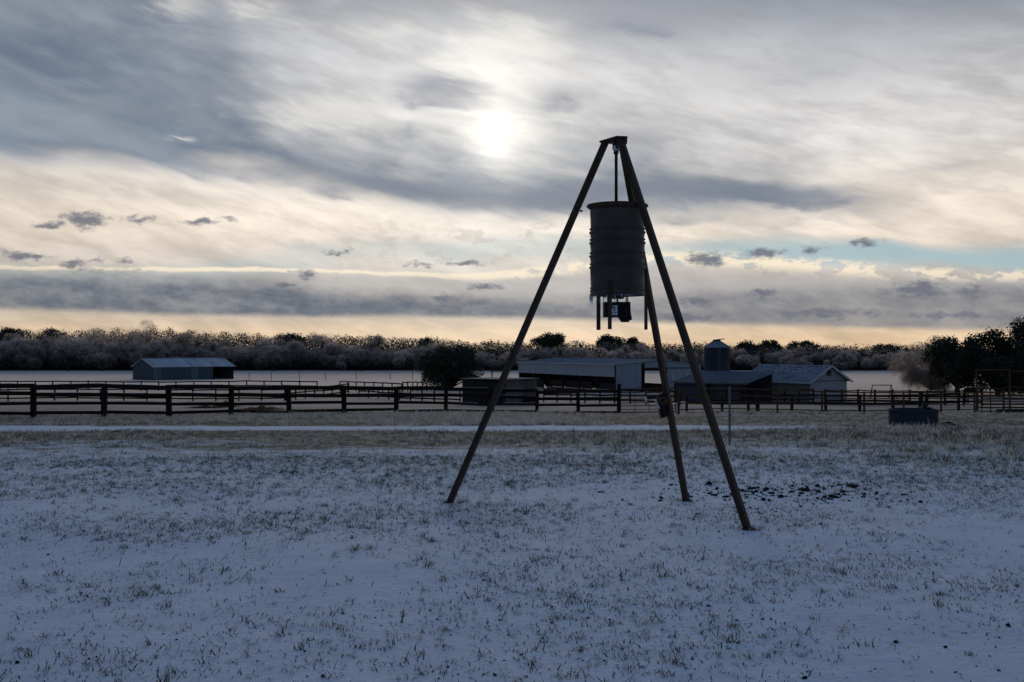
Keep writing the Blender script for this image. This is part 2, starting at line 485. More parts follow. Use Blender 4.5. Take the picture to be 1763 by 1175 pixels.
M['grass_pale'] = material('short grass furred with frost', (0.26, 0.27, 0.22), (0.60, 0.59, 0.54), 0.7, 40, transl=0.5)
M['bright'] = material('bare bright steel', (0.55, 0.56, 0.58), (0.62, 0.62, 0.62), 0.3, 20, metal=0.9)
M['ice'] = material('clear ice', (0.70, 0.76, 0.82), (0.8, 0.85, 0.9), 0.15, 30, transl=0.55)
M['frost'] = material('rime frost', (0.62, 0.62, 0.64), (0.8, 0.8, 0.82), 0.8, 6, transl=0.3)
M['wood_dark'] = material('dark weathered fence wood', (0.020, 0.013, 0.010), (0.042, 0.027, 0.020), 0.95, 4, (0.35, 9, 9), bump=0.4, rand=0.5)
M['post_dark'] = material('dark weathered post wood', (0.018, 0.013, 0.011), (0.036, 0.026, 0.021), 0.95, 4, (9, 9, 0.4), bump=0.4, rand=0.4)
M['plank_grey'] = material('grey weathered planks', (0.12, 0.10, 0.085), (0.19, 0.165, 0.145), 0.9, 4, (6, 6, 0.35), bump=0.3, rand=0.5)
M['rust_pipe'] = material('orange rusted pipe', (0.16, 0.072, 0.020), (0.085, 0.038, 0.016), 0.8, 7, (1, 1, 1), bump=0.2, rand=0.3)
M['clad_blue'] = material('pale blue-grey metal cladding', (0.37, 0.405, 0.43), (0.43, 0.46, 0.48), 0.55, 1.5, (1, 1, 0.3), 0.1, 0.5, rand=0.12)
M['clad_teal'] = material('slate teal metal cladding', (0.055, 0.080, 0.098), (0.072, 0.10, 0.12), 0.65, 1.5, (1, 1, 0.3), 0.1, 0.5, rand=0.2)
M['clad_strip'] = material('light teal metal strip', (0.12, 0.165, 0.19), (0.15, 0.20, 0.225), 0.6, 1.5, (1, 1, 0.3), 0.1)
M['roof_metal'] = material('frosted metal roofing', (0.46, 0.49, 0.54), (0.56, 0.58, 0.63), 0.5, 0.8, (1, 0.3, 1), 0.15, 0.5, rand=0.22, c3=(0.42, 0.38, 0.38))
M['roof_grey'] = material('dull grey metal roofing', (0.24, 0.25, 0.265), (0.32, 0.33, 0.345), 0.75, 0.8, (1, 0.3, 1), 0.1, 0.4, rand=0.15)
M['roof_dark'] = material('dark blue-grey metal roofing', (0.085, 0.11, 0.145), (0.12, 0.15, 0.185), 0.85, 0.8, (1, 0.3, 1), 0.0, 0.1, rand=0.12)
M['shingle'] = material('dark shingles dusted with frost', (0.10, 0.11, 0.13), (0.42, 0.44, 0.49), 0.85, 2.6, (1, 2.4, 2.4), c3=(0.10, 0.11, 0.14), detail=6.0, rand=0.2)
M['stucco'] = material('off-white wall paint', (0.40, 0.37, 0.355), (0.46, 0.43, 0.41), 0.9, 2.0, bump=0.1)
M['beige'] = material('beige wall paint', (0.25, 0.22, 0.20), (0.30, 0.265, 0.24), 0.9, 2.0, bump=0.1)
M['trim'] = material('white trim paint', (0.55, 0.54, 0.52), (0.62, 0.61, 0.6), 0.7, 5)
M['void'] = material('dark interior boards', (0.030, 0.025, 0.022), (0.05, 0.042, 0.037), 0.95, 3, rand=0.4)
M['shed_wall'] = material('dark blue-grey wall boards', (0.055, 0.065, 0.08), (0.08, 0.092, 0.11), 0.85, 3, (6, 6, 0.4), rand=0.3)
M['bin'] = material('dull galvanised bin steel', (0.038, 0.043, 0.049), (0.06, 0.065, 0.072), 0.8, 2, (1, 1, 0.3), 0.0, 0.2, rand=0.1, c3=(0.09, 0.09, 0.10))
M['tank'] = material('blue-grey tank wall', (0.026, 0.031, 0.037), (0.036, 0.042, 0.05), 0.8, 3, (1, 1, 0.3), spec=0.2, bump=0.1)
M['tyre'] = material('black rubber', (0.02, 0.02, 0.02), (0.03, 0.03, 0.03), 0.85, 10)
M['soil'] = material('dark wet soil', (0.022, 0.017, 0.014), (0.045, 0.034, 0.026), 0.95, 30, bump=0.5)
M['bark'] = material('dark bark', (0.035, 0.028, 0.024), (0.06, 0.048, 0.04), 0.95, 3, (6, 6, 1), bump=0.4)
M['oak_leaf'] = material('dark live-oak leaves', (0.030, 0.034, 0.020), (0.055, 0.058, 0.036), 0.7, 0.9, transl=0.15)
M['frost_twig'] = material('twigs coated in frost', (0.60, 0.48, 0.41), (0.86, 0.73, 0.64), 0.8, 0.5, transl=0.7, rand=0.5)  # frost colour warmed to carry the low sun's light from behind
M['dark_twig'] = material('bare dark twigs', (0.050, 0.040, 0.038), (0.08, 0.066, 0.062), 0.9, 0.6, rand=0.3)  # bare wood; its dark tone also paints the shade inside frosted crowns
M['ice_leaf'] = material('leaves glazed with ice', (0.20, 0.195, 0.18), (0.34, 0.33, 0.31), 0.5, 0.8, transl=0.45)
M['grass_near'] = material('frost-edged green-brown grass', (0.045, 0.056, 0.034), (0.14, 0.145, 0.105), 0.7, 40, transl=0.3)
M['grass_mid'] = material('frosted tan grass', (0.40, 0.37, 0.31), (0.84, 0.81, 0.76), 0.65, 6, transl=0.6)
M['grass_dull'] = material('matted dark grass', (0.055, 0.066, 0.036), (0.18, 0.18, 0.13), 0.75, 6, transl=0.35)
M['hay'] = material('brown old hay', (0.16, 0.095, 0.05), (0.24, 0.155, 0.09), 0.95, 5, transl=0.2)

# ------------------------------------------------------------------ ground
def ground_material():
    m = bpy.data.materials.new('thin snow over frosted pasture')
    m.use_nodes = True
    g = G(m.node_tree)
    bs = g.n['Principled BSDF']
    geo = g.n.new('ShaderNodeNewGeometry')
    P = S(g, geo.outputs['Position'])
    x, y, z = g.sep(P)
    flat = g.vec(x, y, 0.0)
    nbig = g.noise(flat, 0.22, 4.0, 0.55)
    nmid = g.noise(flat, 1.7, 4.0, 0.6)
    nfin = g.noise(flat, 14.0, 4.0, 0.65)
    stretch = g.noise(g.vec(x * 0.10, y * 0.32, 2.0), 1.0, 5.0, 0.6)
    yy = y + 3.4 * (nbig - 0.5) + 1.8 * (nmid - 0.5) + 0.9 * (stretch - 0.5)
    Y01 = g.math('MULTIPLY_ADD', yy, 1 / 120.0, 0.0, clamp=True)
    cover = g.ramp(Y01, [(0.0, 0.08), (0.09, 0.09), (0.13, 0.20), (0.17, 0.38), (0.205, 0.60), (0.243, 0.72), (0.258, 0.27), (0.274, 0.27),
                         (0.286, 0.72), (0.36, 0.74), (0.44, 0.62), (0.60, 0.68), (0.8, 0.78), (1.0, 0.92)], 'LINEAR')
    thatch = g.smooth(-0.13, 0.13, cover - 0.5 + 1.0 * (nfin - 0.5) + 0.7 * (nmid - 0.5) + 0.6 * (stretch - 0.5))
    snow = g.mix(g.smooth(0.35, 0.65, nmid), (0.78, 0.80, 0.84), (0.88, 0.89, 0.92))
    near = g.mix(g.smooth(0.3, 0.7, nfin), (0.050, 0.050, 0.028), (0.23, 0.205, 0.15))
    far = g.mix(g.smooth(0.3, 0.7, stretch + 0.4 * (nmid - 0.5)), (0.52, 0.43, 0.365), (0.80, 0.685, 0.60))  # frosted turf, paled and warmed to paint in the low backlight
    pad = g.mix(g.smooth(0.3, 0.7, stretch + 0.5 * (nmid - 0.5)), (0.20, 0.165, 0.13), (0.42, 0.355, 0.30))
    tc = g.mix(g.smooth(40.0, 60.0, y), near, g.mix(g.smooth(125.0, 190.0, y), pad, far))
    col = g.mix(thatch, snow, tc)
    # specks of soil and leaf litter showing through the thin snow
    sp = g.voronoi(flat, 26.0)
    spot = g.smooth(0.20, 0.10, sp) * g.smooth(0.50, 0.62, g.noise(flat, 3.1, 2.0, 0.5) + 0.10 * (nfin - 0.5)) * g.smooth(24.0, 15.0, y)
    col = g.mix(spot * 0.8, col, (0.07, 0.055, 0.045))
    g.put(bs.inputs['Base Color'], col)
    bs.inputs['Roughness'].default_value = 0.9
    bs.inputs['Specular IOR Level'].default_value = 0.06
    g.put(bs.inputs['Sheen Weight'], g.smooth(40.0, 200.0, y) * (0.5 + 0.8 * stretch))  # sheen grows with distance, painted in for the glow of backlit grass
    bs.inputs['Sheen Roughness'].default_value = 0.35
    bs.inputs['Sheen Tint'].default_value = (1.0, 0.84, 0.72, 1)  # warmth of the sunlight put into the sheen
    bn = g.n.new('ShaderNodeBump')
    bn.inputs['Strength'].default_value = 0.55
    bn.inputs['Distance'].default_value = 0.035
    g.put(bn.inputs['Height'], nfin * 0.5 + nmid * 0.9)
    g.l.new(bn.outputs[0], bs.inputs['Normal'])
    return m
def build_ground():
    ys = np.unique(np.concatenate([np.arange(-30, 4, 2.0), np.arange(4, 18, 0.2), np.arange(18, 60, 0.6), np.arange(60, 160, 2.0), np.arange(160, 400, 8.0), np.geomspace(400, 6000, 24)]))
    xh = np.unique(np.concatenate([np.arange(0, 12, 0.25), np.arange(12, 40, 1.0), np.arange(40, 160, 5.0), np.geomspace(160, 5000, 24)]))
    xs = np.concatenate([-xh[:0:-1], xh])
    X, Y = np.meshgrid(xs, ys)
    Z = gz(X, Y)
    nx, ny = len(xs), len(ys)
    v = np.stack([X.ravel(), Y.ravel(), Z.ravel()], 1)
    i = np.arange(ny - 1)[:, None] * nx + np.arange(nx - 1)[None, :]
    f = np.stack([i, i + 1, i + nx + 1, i + nx], -1).reshape(-1, 4)
    m = bpy.data.meshes.new('ground')
    m.from_pydata(v.tolist(), [], f.tolist())
    m.materials.append(ground_material())
    m.polygons.foreach_set('use_smooth', [True] * len(m.polygons))
    o = bpy.data.objects.new('ground', m)
    COL.objects.link(o)
    tag(o, 'thin blue-white snow over frosted pasture, running out to the woods', kind='structure')
build_ground()

# ------------------------------------------------------------------ buildings
def ribs(x0, x1, pitch, depth, y):
    """Profile of a ribbed sheet between x0 and x1."""
    xs, ys = [], []
    n = max(1, round((x1 - x0) / pitch))
    p = (x1 - x0) / n
    for i in range(n):
        a = x0 + i * p
        xs += [a, a + 0.70 * p, a + 0.78 * p, a + 0.92 * p]
        ys += [y, y, y - depth, y - depth]
    return xs + [x1], ys + [y]
def frame_loc(ox, oy, ax, ay):
    return (ox, oy), math.atan2(ay, ax)
def roof_slab(mb, x0, x1, ya, za, yb, zb, t=0.06, pitch=0.0, rib=0.035):
    """Sloping slab from eave (ya, za) to ridge (yb, zb); optional ribs running up the slope."""
    mb.add([(x0, ya, za), (x1, ya, za), (x1, yb, zb), (x0, yb, zb), (x0, ya, za - t), (x1, ya, za - t), (x1, yb, zb - t), (x0, yb, zb - t)],
           [(0, 1, 2, 3), (7, 6, 5, 4), (0, 4, 5, 1), (1, 5, 6, 2), (2, 6, 7, 3), (3, 7, 4, 0)])
    if pitch:
        n = max(1, int((x1 - x0) / pitch))
        for i in range(n):
            a = x0 + (i + 0.5) * (x1 - x0) / n
            mb.add([(a - rib, ya, za + 0.002), (a + rib, ya, za + 0.002), (a + rib, yb, zb + 0.002), (a - rib, yb, zb + 0.002), (a, ya, za + rib), (a, yb, zb + rib)],
                   [(0, 4, 5, 3), (4, 1, 2, 5), (0, 1, 4)])

def build_far_barn():
    d0 = 214.0
    ox, oy = xat(265, d0), d0
    a = math.radians(43.0)
    z0 = GZ(ox, oy) - 0.1
    t = thing('field_barn', 'long grey-blue metal barn alone in the left pasture, open bay at its right end', 'barn', (ox, oy, z0), a)
    L, W, he, hr = 16.6, 9.0, 2.65, 4.15
    op = 12.2
    n = 8
    for i in range(n):                                    # front wall panels, left of the open bay
        x0, x1 = op * i / n, op * (i + 1) / n
        strip = i in (0, 5)
        xs, ys = ribs(x0 + 0.01, x1 - 0.01, 0.4, 0.04, 0.0)
        MB().sheet(xs, ys, lambda x: 0.0, lambda x: he).build('wall_panel', M['clad_strip' if strip else 'clad_teal'], t)
    for i in range(6):                                    # left gable
        y0, y1 = W * i / 6, W * (i + 1) / 6
        xs, ys = ribs(y0 + 0.01, y1 - 0.01, 0.4, 0.05, 0.0)
        mb = MB().sheet(xs, ys, lambda y: 0.0, lambda y: he + (hr - he) * (1 - abs(y - W / 2) / (W / 2)) - 0.08)
        mb.v = [(q[1], q[0], q[2]) for q in mb.v]
        mb.build('gable_panel', M['clad_teal'], t)
    MB().box((0, W - 0.1, 0), (L, W, he)).build('rear_wall', M['void'], t)
    MB().add([(L, 0, 0), (L, W, 0), (L, W, he), (L, W / 2, hr - 0.1), (L, 0, he)], [(0, 1, 2, 3, 4)]).build('end_wall', M['clad_teal'], t)
    MB().box((op, 0.05, 0), (op + 0.12, W - 0.1, he)).build('partition', M['void'], t)
    for xx in (op + 0.1, L - 0.12):
        MB().box((xx, -0.05, 0), (xx + 0.18, 0.13, he)).build('post', M['post_dark'], t)
    MB().box((-0.06, -0.08, 0), (0.35, -0.055, he)).build('corner_trim', M['clad_strip'], t)
    r = empty('roof', (0, 0, 0)); r.parent = t
    k = 11
    sl = (hr - he) / (W / 2)
    for i in range(k):
        x0, x1 = -0.4 + (L + 0.8) * i / k, -0.4 + (L + 0.8) * (i + 1) / k
        mb = MB(); roof_slab(mb, x0 + 0.008, x1 - 0.008, -0.4, he + 0.08 - 0.4 * sl, W / 2 - 0.01, hr + 0.08, 0.05, 0.5)
        mb.build('roof_panel', M['roof_metal'], r)
        mb = MB(); roof_slab(mb, x0 + 0.008, x1 - 0.008, W + 0.4, he + 0.08 - 0.4 * sl, W / 2 + 0.01, hr + 0.08, 0.05)
        mb.build('roof_panel', M['roof_metal'], r)
    MB().beam((-0.42, W / 2, hr + 0.10), (L + 0.42, W / 2, hr + 0.10), 0.35, 0.05).build('ridge_cap', M['roof_metal'], r)
build_far_barn()

def build_open_barn():
    ox, oy = 0.95, 169.0
    nx, ny = 12.9, 142.0
    L = math.hypot(nx - ox, ny - oy); W = 12.6
    zb = -3.75
    he = zat(629, 142.0) - zb; hr = he + 0.62
    t = thing('open_barn', 'wide pale blue-grey metal barn with open side and doorway through its end', 'barn', (ox, oy, zb), math.atan2(ny - oy, nx - ox))
    low = he - 1.5
    n = 14
    for i in range(n):                                    # deep fascia above the open side
        x0, x1 = L * i / n, L * (i + 1) / n
        xs, ys = ribs(x0 + 0.012, x1 - 0.012, 0.5, 0.04, 0.0)
        MB().sheet(xs, ys, lambda x: low, lambda x: he).build('fascia_panel', M['clad_blue'], t)
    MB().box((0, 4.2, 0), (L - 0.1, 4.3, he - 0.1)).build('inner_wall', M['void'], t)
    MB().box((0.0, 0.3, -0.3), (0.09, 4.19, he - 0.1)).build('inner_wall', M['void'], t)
    for i in range(7):
        xx = 0.05 + (L - 0.35) * i / 6
        MB().box((xx, 0.05, -0.3), (xx + 0.22, 0.27, he - 0.05)).build('post', M['rust_dark' if i in (1, 6) else 'post_dark'], t)
    for i in range(6):                                    # low boards that close the bays
        x0, x1 = 0.3 + (L - 0.35) * i / 6, -0.0 + (L - 0.35) * (i + 1) / 6
        if i in (1, 4):
            x1 -= 1.6
        for j in range(4):
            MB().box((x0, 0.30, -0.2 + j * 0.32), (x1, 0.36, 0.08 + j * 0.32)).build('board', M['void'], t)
    # near gable with the doorway
    top = lambda y: he + (hr - he) * (1 - abs(y - W / 2) / (W / 2))
    d0, d1, dh = 3.75, 7.5, top(5.5) - 0.95
    k = 12
    for i in range(k):
        y0, y1 = W * i / k, W * (i + 1) / k
        if y0 < d0 < y1: y1 = d0
        if y0 < d1 < y1: y0 = d1
        lintel = y0 >= d0 - 0.01 and y1 <= d1 + 0.01
        xs, ys = ribs(y0 + 0.012, y1 - 0.012, 0.35, -0.04, 0.0)
        mb = MB().sheet(xs, ys, (lambda y: dh) if lintel else (lambda y: -0.3), lambda y: top(y) - 0.03)
        mb.v = [(L + q[1], q[0], q[2]) for q in mb.v]
        mb.build('gable_panel', M['clad_blue'], t)
    MB().box((L - 0.05, d0 - 0.1, dh - 0.06), (L + 0.07, W - 1.0, dh + 0.04)).build('door_track', M['steel_brown'], t)
    MB().box((L + 0.05, -0.16, -0.3), (L + 0.07, 0.05, he)).build('corner_trim', M['rust_dark'], t)
    for dd in (d0 - 0.12, d1):
        MB().box((L - 0.2, dd, -0.3), (L - 0.02, dd + 0.12, dh)).build('door_jamb', M['post_dark'], t)
    # far gable with its own doorway in line with the first, so that the field shows through
    for y0, y1 in ((4.4, 6.0), (12.4, W - 0.05)):
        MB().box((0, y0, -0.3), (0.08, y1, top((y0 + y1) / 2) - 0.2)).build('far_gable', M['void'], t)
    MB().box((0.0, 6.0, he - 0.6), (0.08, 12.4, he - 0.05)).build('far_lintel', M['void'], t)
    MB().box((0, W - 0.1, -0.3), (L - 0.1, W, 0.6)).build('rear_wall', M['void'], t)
    MB().box((4.2, 7.8, -0.3), (4.45, 8.05, he)).build('inner_post', M['post_dark'], t)
    r = empty('roof', (0, 0, 0)); r.parent = t
    k = 14
    sl = (hr - he) / (W / 2)
    for i in range(k):
        x0, x1 = -0.15 + (L + 0.35) * i / k, -0.15 + (L + 0.35) * (i + 1) / k
        for s in (0, 1):
            ya, za = (-0.15, he + 0.05 - 0.15 * sl) if not s else (W + 0.15, he + 0.05 - 0.15 * sl)
            mb = MB(); roof_slab(mb, x0 + 0.008, x1 - 0.008, ya, za, W / 2 + (0.01 if s else -0.01), hr + 0.05, 0.05, 0.6)
            mb.build('roof_panel', M['roof_grey'], r)
    MB().box((-0.15, -0.22, he - 0.02), (L + 0.2, -0.16, he + 0.10)).build('eave_trim', M['trim'], r)
    # old tyres heaped in the doorway
    rng = random.Random(4)
    a = math.atan2(ny - oy, nx - ox)
    for i in range(9):
        lx, ly, lz = L + 0.5 + rng.uniform(-0.1, 0.5), 3.9 + 0.42 * i, -0.3 + (0.22 if i % 3 else 0.5)
        wx = ox + lx * math.cos(a) - ly * math.sin(a); wy = oy + lx * math.sin(a) + ly * math.cos(a)
        mb = MB()
        R, rr = rng.uniform(0.36, 0.46), 0.13
        for q in range(16):
            w = 2 * math.pi * q / 16
            for e in range(7):
                th = 2 * math.pi * e / 7
                mb.v.append(((R - rr + rr * math.cos(th)) * math.cos(w), rr * math.sin(th), (R - rr + rr * math.cos(th)) * math.sin(w)))
        for q in range(16):
            for e in range(7):
                mb.f.append((q * 7 + e, q * 7 + (e + 1) % 7, ((q + 1) % 16) * 7 + (e + 1) % 7, ((q + 1) % 16) * 7 + e))
        o = mb.build('tyre', M['tyre'], None, True)
        o.location = (wx, wy, zb + lz + 0.15)
        o.rotation_euler = (rng.uniform(-0.3, 0.3), rng.uniform(0, 3), a + rng.uniform(-0.5, 0.5) + 1.57)
        tag(o, 'old black tyre standing in the row across the open barn doorway', 'tyre', 'tyres in the open barn doorway')
build_open_barn()

def build_house():
    ox, oy, nx, ny = 25.5, 127.6, 31.2, 119.0
    L0 = math.hypot(nx - ox, ny - oy); W0 = 6.6
    ov = 0.42
    zb = GZ(31, 121) - 0.1
    a = math.atan2(ny - oy, nx - ox)
    t = thing('farm_house', 'small off-white gabled house with frosted dark shingle roof right of the silo', 'house', (ox, oy, zb), a)
    ze = zat(659, 119.0) - zb; zr = zat(629.5, 121) - zb
    x0, x1, y0, y1 = ov, L0 - ov, ov, W0 - ov
    mid = W0 / 2
    sl = (zr - ze) / mid
    ztop = lambda y: ze + sl * (mid - abs(y - mid)) - 0.06
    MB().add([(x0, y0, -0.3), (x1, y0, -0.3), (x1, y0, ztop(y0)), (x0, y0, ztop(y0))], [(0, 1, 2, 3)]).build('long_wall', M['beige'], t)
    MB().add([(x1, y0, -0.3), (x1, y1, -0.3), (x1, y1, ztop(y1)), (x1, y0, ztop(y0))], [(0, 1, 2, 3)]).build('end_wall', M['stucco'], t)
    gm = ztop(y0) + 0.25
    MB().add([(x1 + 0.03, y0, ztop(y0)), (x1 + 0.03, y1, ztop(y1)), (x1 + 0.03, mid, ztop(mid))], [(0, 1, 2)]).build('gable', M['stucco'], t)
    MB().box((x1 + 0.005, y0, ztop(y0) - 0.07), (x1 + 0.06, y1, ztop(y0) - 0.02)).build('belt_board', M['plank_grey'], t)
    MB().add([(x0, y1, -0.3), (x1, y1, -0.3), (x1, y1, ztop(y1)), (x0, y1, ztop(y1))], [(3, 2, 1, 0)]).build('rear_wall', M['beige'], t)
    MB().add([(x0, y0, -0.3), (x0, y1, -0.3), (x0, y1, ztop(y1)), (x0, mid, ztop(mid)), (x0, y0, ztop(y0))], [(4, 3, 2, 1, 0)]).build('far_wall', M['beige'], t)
    v = MB().box((x1 + 0.035, mid - 0.3, ztop(mid) - 1.05), (x1 + 0.10, mid + 0.3, ztop(mid) - 0.45)).build('gable_vent', M['black'], t)
    for i in range(4):
        zz = ztop(mid) - 1.0 + 0.14 * i
        MB().box((x1 + 0.105, mid - 0.28, zz), (x1 + 0.125, mid + 0.28, zz + 0.05)).build('slat', M['plank_grey'], v)
    MB().box((x0 - 0.04, y0 - 0.06, -0.3), (x0 + 0.10, y0 - 0.005, ztop(y0))).build('corner_board', M['trim'], t)
    r = empty('roof', (0, 0, 0)); r.parent = t
    nc = 15
    for s in (0, 1):
        for i in range(nc):                               # overlapping shingle courses
            fa, fb = i / nc, (i + 1) / nc + 0.02
            ya = fa * mid; yb = min(fb, 1.0) * mid
            za, zc = ze + sl * ya + 0.05, ze + sl * yb + 0.025
            if s: ya, yb = W0 - ya, W0 - yb
            mb = MB(); roof_slab(mb, -0.02 * (i % 2), L0 + 0.02 * (i % 2), ya, za, yb, zc, 0.035)
            mb.build('shingle_course', M['shingle'], r)
    MB().box((0, -0.05, ze - 0.14), (L0, -0.01, ze + 0.03)).build('gutter_board', M['trim'], r)
    for yy0, yy1 in ((0.0, mid), (W0, mid)):
        MB().beam((L0 + 0.035, yy0, ze - 0.05), (L0 + 0.035, yy1, zr - 0.05), 0.05, 0.2).build('barge_board', M['trim'], r)
build_house()

def build_lean_shed():
    ox, oy, nx, ny = 16.9, 121.6, 23.6, 116.0
    L = math.hypot(nx - ox, ny - oy); W = 6.4
    zb = GZ(20, 119) - 0.1
    a = math.atan2(ny - oy, nx - ox)
    t = thing('lean_shed', 'dark low shed with blue-grey sloping roof between barn and house', 'shed', (ox, oy, zb), a)
    ze = zat(660, 117.5) - zb; zr = zat(639, 125) - zb
    n = 7
    for i in range(n):
        x0, x1 = 0.45 + (L - 0.5) * i / n, 0.45 + (L - 0.5) * (i + 1) / n
        MB().box((x0 + 0.01, 0.5 + 0.01 * (i % 2), -0.3), (x1 - 0.01, 0.56, ze - 0.02)).build('wall_board', M['shed_wall'], t)
    for i in range(3):
        xx = 0.3 + (L - 0.6) * i / 2
        MB().box((xx, 0.28, -0.3), (xx + 0.16, 0.44, ze - 0.03)).build('post', M['post_dark'], t)
    MB().add([(0.45, 0.5, -0.3), (0.45, W - 0.2, -0.3), (0.45, W - 0.2, zr - 0.1), (0.45, 0.5, ze + 0.02)], [(3, 2, 1, 0)]).build('end_wall', M['shed_wall'], t)
    MB().box((0.45, W - 0.2, -0.3), (L, W - 0.1, zr - 0.1)).build('rear_wall', M['shed_wall'], t)
    r = empty('roof', (0, 0, 0)); r.parent = t
    n = 8
    for i in range(n):
        x0, x1 = (L + 0.5) * i / n, (L + 0.5) * (i + 1) / n
        mb = MB(); roof_slab(mb, x0 + 0.008, x1 - 0.008, 0.0, ze + 0.04, W, zr, 0.05, 0.55)
        mb.build('roof_panel', M['roof_dark'], r)
    MB().box((0, -0.06, ze - 0.10), (L + 0.5, -0.015, ze + 0.03)).build('eave_board', M['plank_grey'], r)
build_lean_shed()

def build_silo():
    d = 132.0
    x = xat(1234, d)
    zb = GZ(x, d) - 0.1
    t = thing('grain_silo', 'round grey metal grain silo with conical cap behind the dark shed', 'silo', (x, d, zb))
    R = 1.46
    zt = zat(598, d) - zb; za = zat(588, d) - zb
    nr = 7
    for i in range(nr):                                   # corrugated wall rings
        z0, z1 = zt * i / nr, zt * (i + 1) / nr
        prof = []
        for j in range(9):
            prof.append((R + (0.03 if j % 2 else 0.0) + (0.012 if i % 2 else 0), z0 + (z1 - z0) * j / 8))
        MB().lathe(prof, 40).build('wall_ring', M['bin'], t, True)
    c = MB().lathe([(R + 0.12, zt - 0.06), (R + 0.12, zt - 0.02), (0.42, za), (0.42, za + 0.02), (0.02, za + 0.05)], 24).build('cone_roof', M['roof_grey'], t)
    for i in range(16):
        w = 2 * math.pi * i / 16
        MB().beam(((R + 0.1) * math.cos(w), (R + 0.1) * math.sin(w), zt + 0.01), (0.44 * math.cos(w), 0.44 * math.sin(w), za + 0.02), 0.06, 0.07).build('roof_rib', M['roof_grey'], c)
    MB().lathe([(0.45, za - 0.02), (0.45, za + 0.16), (0.38, za + 0.2), (0.02, za + 0.22)], 20).build('cap', M['bin'], t)
    MB().beam((-0.25, -0.3, za + 0.17), (0.85, -0.3, za + 0.27), 0.3, 0.1).build('hatch_lid', M['bin'], t)
    MB().tube([(R + 0.1, -0.3, zt * 0.2), (R + 0.1, -0.3, zt)], 0.03, 5).build('ladder_rail', M['bin'], t)
    MB().box((-0.25, -R - 0.09, 0.2), (0.25, -R - 0.035, zt - 0.1)).build('ladder_plate', M['shed_wall'], t)
build_silo()

def build_calf_shed():
    d = 103.0
    ox, oy = xat(870, d), d
    zb = GZ(ox, oy) + 0.08
    lx, ly = xat(796, d + 3.2), d + 3.2                    # far left corner
    a = math.atan2(oy - ly, ox - lx)
    L = math.hypot(ox - lx, oy - ly)
    W = 4.7
    h = zat(655, d) - zb
    t = thing('plank_shed', 'low wooden plank shed with flat frosty roof behind the board fence', 'shed', (lx, ly, zb), a)
    n = 16
    for i in range(n):
        x0, x1 = L * i / n, L * (i + 1) / n
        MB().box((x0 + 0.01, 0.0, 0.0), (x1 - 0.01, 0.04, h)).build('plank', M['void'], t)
    n = 14
    for i in range(n):
        y0, y1 = W * i / n, W * (i + 1) / n
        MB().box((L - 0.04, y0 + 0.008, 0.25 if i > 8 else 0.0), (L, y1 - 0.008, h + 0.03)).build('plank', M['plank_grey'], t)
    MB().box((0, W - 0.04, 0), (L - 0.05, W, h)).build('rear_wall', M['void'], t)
    MB().box((0.0, 0.05, 0), (0.04, W - 0.05, h)).build('end_wall', M['void'], t)
    MB().box((-0.15, -0.2, h + 0.035), (L + 0.25, W + 0.2, h + 0.10)).build('roof', M['roof_dark'], t)
    for k in (0.5, W - 0.5):
        MB().beam((-0.2, k, -0.06), (L + 0.2, k, -0.06), 0.12, 0.14).build('skid', M['post_dark'], t)
    MB().lathe([(0.20, -0.12), (0.40, -0.12), (0.42, 0), (0.40, 0.12), (0.20, 0.12)], 18).build('wheel', M['tyre'], t).matrix_local = Matrix.Translation((L + 0.2, W * 0.62, 0.18)) @ Matrix.Rotation(math.pi / 2, 4, 'Y')
build_calf_shed()

